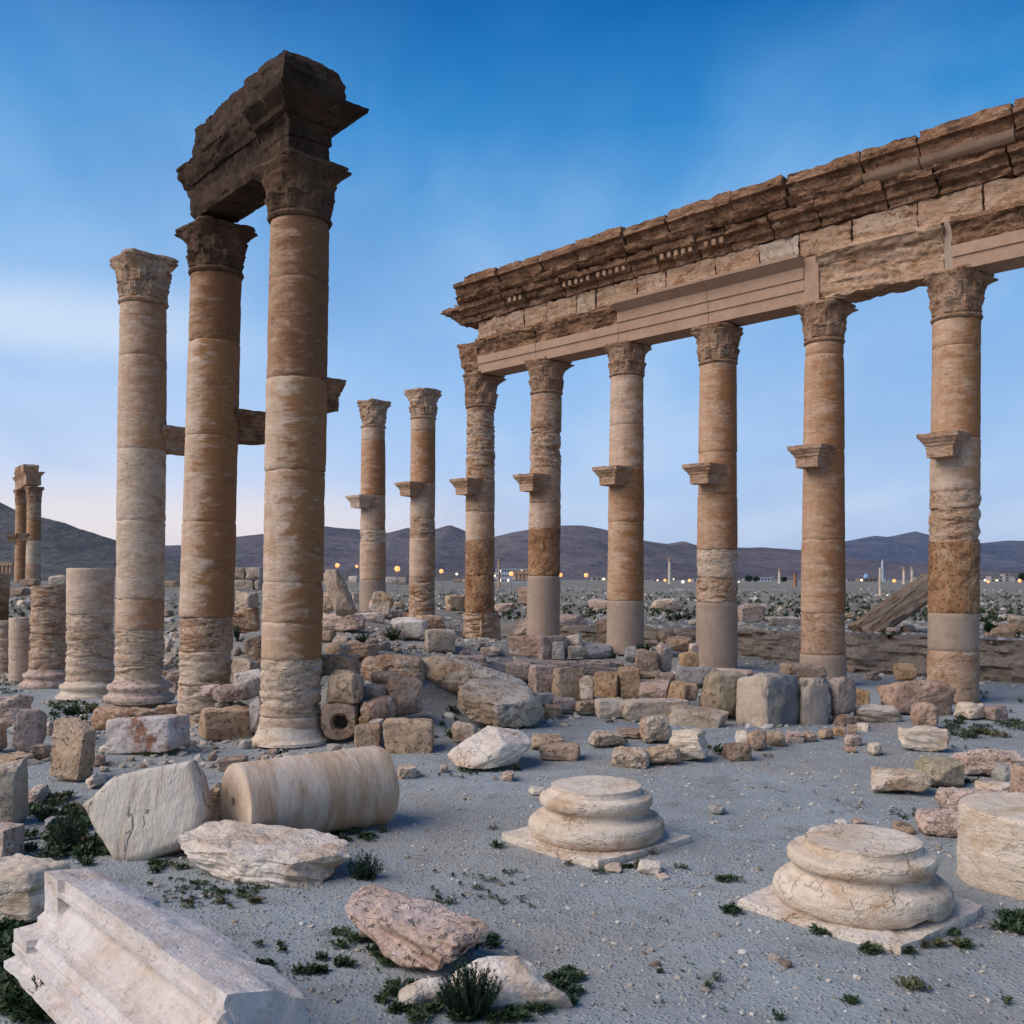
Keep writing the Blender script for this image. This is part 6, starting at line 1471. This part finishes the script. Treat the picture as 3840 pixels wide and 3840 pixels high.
# tufts of the plain
for (x0, y0, x1, y1, cnt) in ((2440, 2222, 3840, 2335, 620), (1640, 2215, 2440, 2310, 260), (1330, 2225, 1660, 2320, 46), (0, 2190, 260, 2330, 90), (620, 2220, 960, 2330, 40), (3690, 2300, 3840, 2400, 34), (1700, 2300, 2240, 2330, 40)):
    for _ in range(cnt):
        py = rs.uniform(y0, y1); patch(rs.uniform(x0, x1), py, rs.uniform(10, 34), int(rs.uniform(14, 30)), .24, .6)
V = np.concatenate(wv); f = np.concatenate(wf)
tag(mk('weeds', V, [f], M['weed'], smooth=False), 'low green weeds growing in patches on the ground and among stones', kind='stuff')

def shrub(box, label, nst, lpm, leaf, seed, name='shrub', mat='leaf', spread=.5, Y=None, twig=False, up=.8):
    x0, y0, x1, y1 = box; rs = np.random.RandomState(seed)
    X, Yc, Z = hit((x0 + x1) / 2, y1) if Y is None else (xat((x0 + x1) / 2, Y), Y, zat(y1, Y))
    Yc += .04
    H = (y1 - y0) / F * Yc; W = (x1 - x0) / F * Yc
    root = tag(thing(name, (X, Yc, Z - .01), label, 'shrub'), kind='thing')
    sv, sf, n0, lb, ld, ll = [], [], 0, [], [], []
    for k in range(nst):
        a = rs.uniform(0, 6.28); rr = math.sqrt(rs.rand()) * W / 2
        tip = np.array([rr * math.cos(a), rr * math.sin(a) * .8, H * (1 - .45 * (rr / (W / 2)) ** 2) * rs.uniform(.72, 1.0)])
        b0 = np.array([rs.normal(0, W * .07), rs.normal(0, W * .07), 0]); t = np.linspace(0, 1, 7)
        ctrl = b0 + (tip - b0) * np.array([.75, .75, .35]) * spread
        pts = ((1 - t) ** 2)[:, None] * b0 + (2 * t * (1 - t))[:, None] * ctrl + (t ** 2)[:, None] * tip
        pts += rs.normal(0, .008 * H, pts.shape) * t[:, None]
        th = H * .010 * (1 - .75 * t)
        for j in range(7):
            for q in range(3): sv.append(pts[j] + th[j] * np.array([math.cos(q * 2.09), math.sin(q * 2.09), 0]))
        for j in range(6):
            for q in range(3):
                sf.append([n0 + j * 3 + q, n0 + j * 3 + (q + 1) % 3, n0 + j * 3 + 3 + (q + 1) % 3, n0 + j * 3 + 3 + q])
        n0 += 21
        m = max(4, int(lpm * rs.uniform(.7, 1.2)))
        tt = rs.uniform(.12, 1.0, m) ** .8
        P = np.stack([np.interp(tt, t, pts[:, i]) for i in range(3)], 1)
        ax = (pts[-1] - pts[3]) / (np.linalg.norm(pts[-1] - pts[3]) + 1e-6)
        al = rs.uniform(0, 6.28, m)
        D = np.stack([np.cos(al), np.sin(al), rs.uniform(-.1, .5, m)], 1) * (1 - up * .5) + ax * up
        D /= np.linalg.norm(D, axis=1)[:, None]
        lb.append(P); ld.append(D); ll.append(leaf * rs.uniform(.6, 1.2, m) * (1.1 - .45 * tt))
    mk('stem', np.array(sv), [np.array(sf)], M['stem' if not twig else 'dry'], root)
    ll = np.concatenate(ll)
    V, f = leaves(np.concatenate(lb), np.concatenate(ld), ll, ll * (.32 if not twig else .06))
    mk('foliage', V, [f], M[mat], root, smooth=False)
    return root
shrub((1635, 3588, 1892, 3845), 'dark green leafy shrub between the two white rocks near the viewer', 85, 90, .042, 1)
shrub((1285, 3188, 1452, 3318), 'low dark shrub right of the big rough white boulder', 60, 50, .042, 2, spread=.7)
shrub((70, 3630, 300, 3842), 'leafy green plant against the moulded face of the carved block', 60, 50, .05, 3, spread=.7)
shrub((180, 3010, 330, 3200), 'dark weed bush between the left edge blocks and the cracked slab', 46, 40, .05, 4, spread=.8)
shrub((1428, 2338, 1512, 2404), 'round green bush on the mound left of the sharp edged white boulder', 46, 34, .075, 5)
shrub((1322, 2366, 1402, 2414), 'spreading green bush on the mound behind the stacked stones', 40, 30, .08, 6, spread=.8)
shrub((1640, 2325, 1768, 2444), 'grey dry twiggy bush between the cube block and the square footing', 90, 44, .09, 7, mat='dry', twig=True, Y=30.5)
shrub((2374, 2403, 2452, 2456), 'green bush on top of the blocks behind the dry wall', 46, 30, .085, 8, Y=23.0)
shrub((2268, 2418, 2330, 2474), 'dark twiggy bush at the right end of the platform', 60, 36, .07, 9, mat='dry', twig=True, Y=21.8)
shrub((866, 2335, 906, 2398), 'small dark bush beside the layered reddish stump', 30, 26, .09, 10, Y=25.5)
shrub((3742, 2876, 3798, 2934), 'small tuft growing before the grey block at the right edge', 30, 24, .05, 11, mat='weed')
shrub((3640, 2395, 3840, 2470)[:0] or (3690, 2320, 3730, 2372), 'small dark bush on the bank beside the low cream outcrop', 30, 26, .10, 12, Y=26.0)
shrub((3290, 2362, 3400, 2400), 'low green bush at the foot of the propped beam', 40, 30, .10, 13, spread=.8)
shrub((225, 2638, 300, 2690), 'small dark bush beside the tallest broken stump', 34, 30, .08, 14, spread=.7)

# ------------------------------------------------------------------ lamps, far ruins, town
LM = plain('sodium_lamp_glow', (1.0, .36, .11), .5, 1.6); LW = plain('white_lamp_glow', (1.0, .86, .62), .5, 1.2); PM = plain('grey_steel', (.22, .22, .23))
def lamp(px, py, Y, d, white, label, base=2205):
    d *= .68
    X = xat(px, Y); zb = g1(X, Y); z = zat(py, Y)
    root = tag(thing('street_lamp', (X, Y, zb), label, 'lamp', 'lit lamps along the far road'), kind='thing')
    V, Fc = lathe([(.05, -.3), (.035, z - zb - d * .4), (.03, z - zb - d * .3)], 8, 1, 0, 2.0)
    mk('pole', V, Fc, PM, root)
    V, Fc = lathe([(.02 * d, -.5 * d), (.3 * d, -.42 * d), (.47 * d, -.2 * d), (.5 * d, 0), (.47 * d, .2 * d), (.3 * d, .42 * d), (.05 * d, .5 * d)], 16, 1, 0, .5)
    V[:, 2] += z - zb
    mk('lamp_globe', V, Fc, LW if white else LM, root)
W8 = 'small white lamp '
for a in ((1265, 2120, 95, .62, 0, 'orange lamp directly above the leaning grained block'), (1338, 2124, 120, .55, 0, 'orange lamp just left of the farther lone column'), (1490, 2133, 95, .78, 0, 'big orange lamp midway between the two lone columns'),
          (1655, 2142, 100, .62, 0, 'orange lamp just right of the nearer lone column'), (1713, 2153, 130, .50, 1, W8 + 'left of the column under the broken beam end'), (1917, 2152, 100, .68, 0, 'orange lamp before the small post and lintel ruin'),
          (2102, 2156, 105, .62, 0, 'orange lamp touching the right side of a pitted drum column'), (2198, 2157, 105, .64, 0, 'orange lamp left of the column with one cream drum'), (2494, 2176, 190, .8, 0, 'orange lamp at the foot of the far lone white column'),
          (2526, 2172, 260, .6, 1, W8 + 'beside the far lone white column'), (2561, 2182, 170, .8, 1, 'pair lamp nearer the far lone white column'), (2586, 2177, 180, .85, 0, 'pair lamp nearer the slanted repair column'),
          (2771, 2182, 220, .5, 1, W8 + 'just right of the slanted repair column'), (3353, 2178, 150, .75, 0, 'orange lamp left of the far twin white columns'), (3479, 2178, 150, .9, 0, 'orange lamp half hidden by the far right column'),
          (3694, 2176, 200, .7, 1, W8 + 'right of the far right column'), (3706, 2182, 180, .7, 0, 'orange lamp right of the far right column'), (3824, 2178, 170, .9, 0, 'orange lamp close to the right frame edge')):
    lamp(*a)
def farcol(px, y0, y1, wpx, Y, label, mat, cap=True, name='column'):
    X = xat(px, Y); z0 = min(zat(y1, Y), g1(X, Y)); H = zat(y0, Y) - z0; r = wpx / F * Y / 2
    root = tag(thing(name, (X, Y, z0), label, 'column', 'far ruined columns on the plain'), kind='thing')
    V, Fc = lathe([(r * 1.3, -.2), (r * 1.3, .25), (r, .35), (r * .88, H - (1.0 if cap else 0))], 18, 3, .03, .8)
    mk('shaft', V, Fc, M[mat], root)
    if cap:
        V, Fc = lathe([(r * .88, H - 1.0), (r * 1.0, H - .7), (r * 1.2, H - .3), (r * 1.45, H - .15), (r * 1.42, H)], 18, 3, .05, .3)
        mk('capital', V, Fc, M['eroded'], root)
farcol(2511, 2095, 2192, 11, 300, 'far lone white column left of the slanted repair column', 'white')
farcol(2923, 2133, 2188, 9, 330, 'far white column amid dark trees, left of the column behind the wall', 'white')
farcol(2982, 2150, 2193, 14, 200, 'far brown pillar stump touching the column behind the wall', 'pitted', False)
farcol(3390, 2127, 2184, 11, 290, 'left one of the far twin white columns', 'white')
farcol(3420, 2125, 2184, 11, 290, 'right one of the far twin white columns', 'white')
farcol(1871, 2095, 2162, 10, 190, 'far brown pillar standing before the long lit hotel building', 'eroded', False)
farcol(3301, 2130, 2238, 11, 82, 'slim pale pillar on the plain in front of the minaret', 'white', False)
g = 'distant pair of columns at the left edge'
column('distant column of the left edge pair, farther one with dark capital', 82, 78, 78, 1836, 1893, 2185, 43, 45, [(1893, 'patina'), (2033, 'patina'), (2105, 'patina')], 0, (2034, .6, .9, .6, 'frieze'), None, g, 36, .2, AL, (-.97, -.24), (.7, .6, .7, .6), 51, .05)
column('distant column of the left edge pair, nearer one with flaring capital', 128, 124, 73, 1826, 1884, 2185, 49, 53, [(1884, 'tan'), (1950, 'patina'), (2028, 'cream'), (2120, 'tan')], 0, (2028, .55, .9, .6, 'frieze'), None, g, 36, .2, AL, (-.97, -.24), (.7, .6, .9, .6), 52, .05)
e3 = thing('entablature', (xat(106, 75), 75, zat(1830, 75)), 'broken beam blocks on top of the distant column pair', 'entablature')
ua = np.array([xat(128, 73) - xat(82, 78), -5.0]); ua /= np.linalg.norm(ua); na = np.array([-ua[1], ua[0]])
row_block('architrave_block', [(0, -3.0, .55, -.5, .5), (.7, -3.1, .6, -.5, .5), (1.0, -3.3, .6, -.7, .75)], (0, 0), ua, na, 'frieze', e3, .2, .07, 2, 1)
row_block('architrave_block', [(.05, .62, 2.6, -.5, .5), (.7, .62, 2.7, -.5, .5), (1.0, .62, 2.9, -.7, .75)], (0, 0), ua, na, 'frieze', e3, .2, .07, 2, 2)
row_block('cornice_block', [(1.02, -3.0, -.3, -.5, .5), (1.4, -3.0, -.2, -.6, .6), (1.75, -2.8, -.3, -.5, .5)], (0, 0), ua, na, 'pitted', e3, .2, .1, 2, 3)
row_block('cornice_block', [(1.03, -.1, 1.4, -.5, .5), (1.5, -.1, 1.5, -.55, .55), (1.68, 0, 1.4, -.5, .5)], (0, 0), ua, na, 'frieze', e3, .2, .05, 2, 4)
def portal(px0, px1, y0, y1, Y, label, posts):
    root = tag(thing('ruined_portal', (xat((px0 + px1) / 2, Y), Y, zat(y1, Y)), label, 'ruin'), kind='thing')
    W, H = (px1 - px0) / F * Y, (y1 - y0) / F * Y
    for k in range(posts):
        x = -W / 2 + W * (k + .5) / posts
        V, Fc = lathe([(.45, -.3), (.42, H - .9)], 12, k, .03, 1.0, x); mk('post', V, Fc, M['eroded'], root)
    V, Fc = rectloft([(H - .89, -W / 2, W / 2, -.5, .5), (H, -W / 2, W / 2, -.5, .5)], .5); V = weather(V, Fc, .06, .8); mk('lintel', V, Fc, M['eroded'], root)
portal(1926, 1980, 2139, 2170, 220, 'small far post and lintel ruin beside an orange lamp', 4)
portal(-10, 49, 2108, 2156, 240, 'small far colonnade at the left edge under the hill', 4)
def ruinwall(x0, y0, x1, y1, Y, label, mat, seed):
    """Far ashlar wall: every block a part of its own."""
    rs = np.random.RandomState(seed)
    X = xat((x0 + x1) / 2, Y); z0 = zat(y1, Y); W = (x1 - x0) / F * Y; H = (y1 - y0) / F * Y
    root = tag(thing('ruined_wall', (X, Y, z0), label, 'ruin'), kind='thing')
    z = -.2; rows = max(2, int(H / .5)); hh = (H + .2) / rows
    for r in range(rows):
        x = -W / 2
        while x < W / 2 - .1:
            w_ = min(rs.uniform(.7, 1.6), W / 2 - x)
            if not (r == rows - 1 and rs.rand() < .35):
                V, Q = rockmesh(4, (w_ - .05, .8, hh - .04), int(rs.rand() * 9999), 12, .03, 0, .015)
                V += np.array([x + w_ / 2, rs.uniform(-.05, .05), z + hh / 2]); mk('stone', V, [Q], M[mat if rs.rand() < .7 else 'tan'], root, smooth=False)
            x += w_
        z += hh
ruinwall(868, 2126, 985, 2200, 48, 'low ruined wall of squared blocks seen between the two nearest columns', 'beige', 3)
ruinwall(612, 2150, 672, 2190, 60, 'far ruined wall seen between the pale column and its neighbour', 'rough', 4)
ruinwall(1700, 2158, 1850, 2178, 110, 'long low ruined wall behind the nearer lone column', 'rough', 5)
TB = {k: plain('town_wall_' + k, c) for k, c in dict(white=(.48, .48, .50), sand=(.36, .31, .26), grey=(.25, .24, .25), brown=(.24, .17, .13), blue=(.22, .36, .50)).items()}
WD = plain('dark_window', (.05, .055, .07), .3); WL = plain('lit_window', (1.0, .75, .42), .5, 2.2)
def house(x0, y0, x1, Y, label, mat, nw, rows, seed, dome=False):
    rs = np.random.RandomState(seed)
    X = xat((x0 + x1) / 2, Y); z0 = g1(X, Y) - .3; W = (x1 - x0) / F * Y; H = zat(y0, Y) - z0; D = min(12, max(6, W * .5))
    root = tag(thing('house', (X, Y, z0), label, 'building', 'low buildings of the far town'), kind='thing')
    V, Fc = rectloft([(0, -W / 2, W / 2, 0, D), (H - .3, -W / 2, W / 2, 0, D), (H - .299, -W / 2 - .15, W / 2 + .15, -.15, D + .15), (H, -W / 2 - .15, W / 2 + .15, -.15, D + .15)], max(2.0, W / 6), 1)
    mk('wall', V, Fc, TB[mat], root, smooth=False)
    for r in range(rows):
        for k in range(nw):
            w_ = W / nw * .5; x = -W / 2 + W * (k + .5) / nw; z = H * (r + .35) / rows; h_ = H / rows * .42
            V, Fc = rectloft([(z, x - w_ / 2, x + w_ / 2, -.10, .05), (z + h_, x - w_ / 2, x + w_ / 2, -.10, .05)], 5, 1)
            mk('window', V, Fc, WL if rs.rand() < .12 else WD, root, smooth=False)
    if dome:
        V, Fc = lathe([(W * .15, H), (W * .155, H + .8), (W * .13, H + 1.5), (W * .08, H + 2.1), (W * .01, H + 2.5)], 18, 1, 0, 1)
        V[:, 1] += D / 2; mk('dome', V, Fc, TB['blue'], root)
house(1850, 2133, 1992, 420, 'long white hotel like building with rows of dark windows', 'white', 14, 3, 1)
for k, a in enumerate(((2448, 2172, 2484, 700, 'low grey house left of the far lone white column', 'grey', 3, 1), (2600, 2170, 2640, 650, 'low sand coloured house behind the slanted repair column', 'sand', 3, 1), (2790, 2168, 2822, 620, 'low grey house right of the slanted repair column', 'grey', 2, 1),
                      (2842, 2164, 2900, 600, 'pale house left of the far white column amid trees', 'white', 5, 1), (3178, 2170, 3212, 640, 'low blue grey house right of the column behind the wall', 'grey', 3, 1), (3222, 2168, 3290, 520, 'brown building that carries a blue dome', 'brown', 4, 1),
                      (3318, 2170, 3345, 650, 'small white house right of the minaret', 'white', 2, 1), (3440, 2166, 3475, 600, 'sand coloured house right of the far twin columns', 'sand', 3, 1), (3716, 2160, 3760, 560, 'sand coloured house right of the far right column', 'sand', 3, 2), (3768, 2152, 3800, 600, 'tall narrow sand coloured house near the right edge', 'sand', 2, 3),
                      (3806, 2164, 3850, 540, 'grey house at the right frame edge', 'grey', 3, 1), (1200, 2152, 1262, 600, 'low brown house behind the leaning grained block', 'brown', 4, 1), (1420, 2160, 1480, 640, 'low grey house between the lone columns', 'grey', 4, 1), (2220, 2164, 2290, 700, 'low sand coloured house left of the cream drum column', 'sand', 4, 1))):
    house(*a, seed=k + 2, dome='dome' in a[4])
def minaret():
    Y = 640; X = xat(3309, Y); z0 = g1(X, Y) - .3; H = zat(2097, Y) - z0
    root = tag(thing('minaret', (X, Y, z0), 'thin white minaret rising from the far town at the right', 'tower'), kind='thing')
    V, Fc = lathe([(1.2, 0), (1.0, H * .55), (1.5, H * .57), (1.5, H * .60), (.8, H * .61), (.7, H * .82)], 16, 1, 0, 3); mk('shaft', V, Fc, TB['white'], root)
    V, Fc = lathe([(.8, H * .82), (.5, H * .9), (.05, H)], 12, 1, 0, 2); mk('spire', V, Fc, TB['white'], root)
minaret()
def tree(px, y0, y1, wpx, Y, label, seed):
    rs = np.random.RandomState(seed); X = xat(px, Y); z0 = g1(X, Y) - .2; H = zat(y0, Y) - z0; W = wpx / F * Y
    root = tag(thing('tree', (X, Y, z0), label, 'tree', 'dark trees of the far town'), kind='thing')
    V, Fc = lathe([(.25, 0), (.16, H * .5)], 8, 1, 0, 1); mk('trunk', V, Fc, M['stem'], root)
    n = 420; a = rs.normal(size=(n, 3)); a /= np.linalg.norm(a, axis=1)[:, None]
    P = a * (rs.rand(n) ** .4)[:, None] * np.array([W / 2, W / 2, H * .36]); P[:, 2] += H * .62; P *= (1 + .15 * perlin(P * .8 + seed))[:, None]
    d = rs.normal(size=(n, 3)); d /= np.linalg.norm(d, axis=1)[:, None]
    V, f = leaves(P, d, np.full(n, .9), np.full(n, .6)); mk('crown', V, [f], M['leaf'], root, smooth=False)
tree(2808, 2158, 2190, 26, 520, 'dark far tree right of the slanted repair column', 1); tree(2836, 2163, 2190, 24, 520, 'smaller dark far tree beside the pale house', 2)
tree(2938, 2164, 2190, 24, 500, 'dark far tree just right of the far white column', 3); tree(3832, 2146, 2192, 22, 480, 'tall dark far tree at the right frame edge', 4)
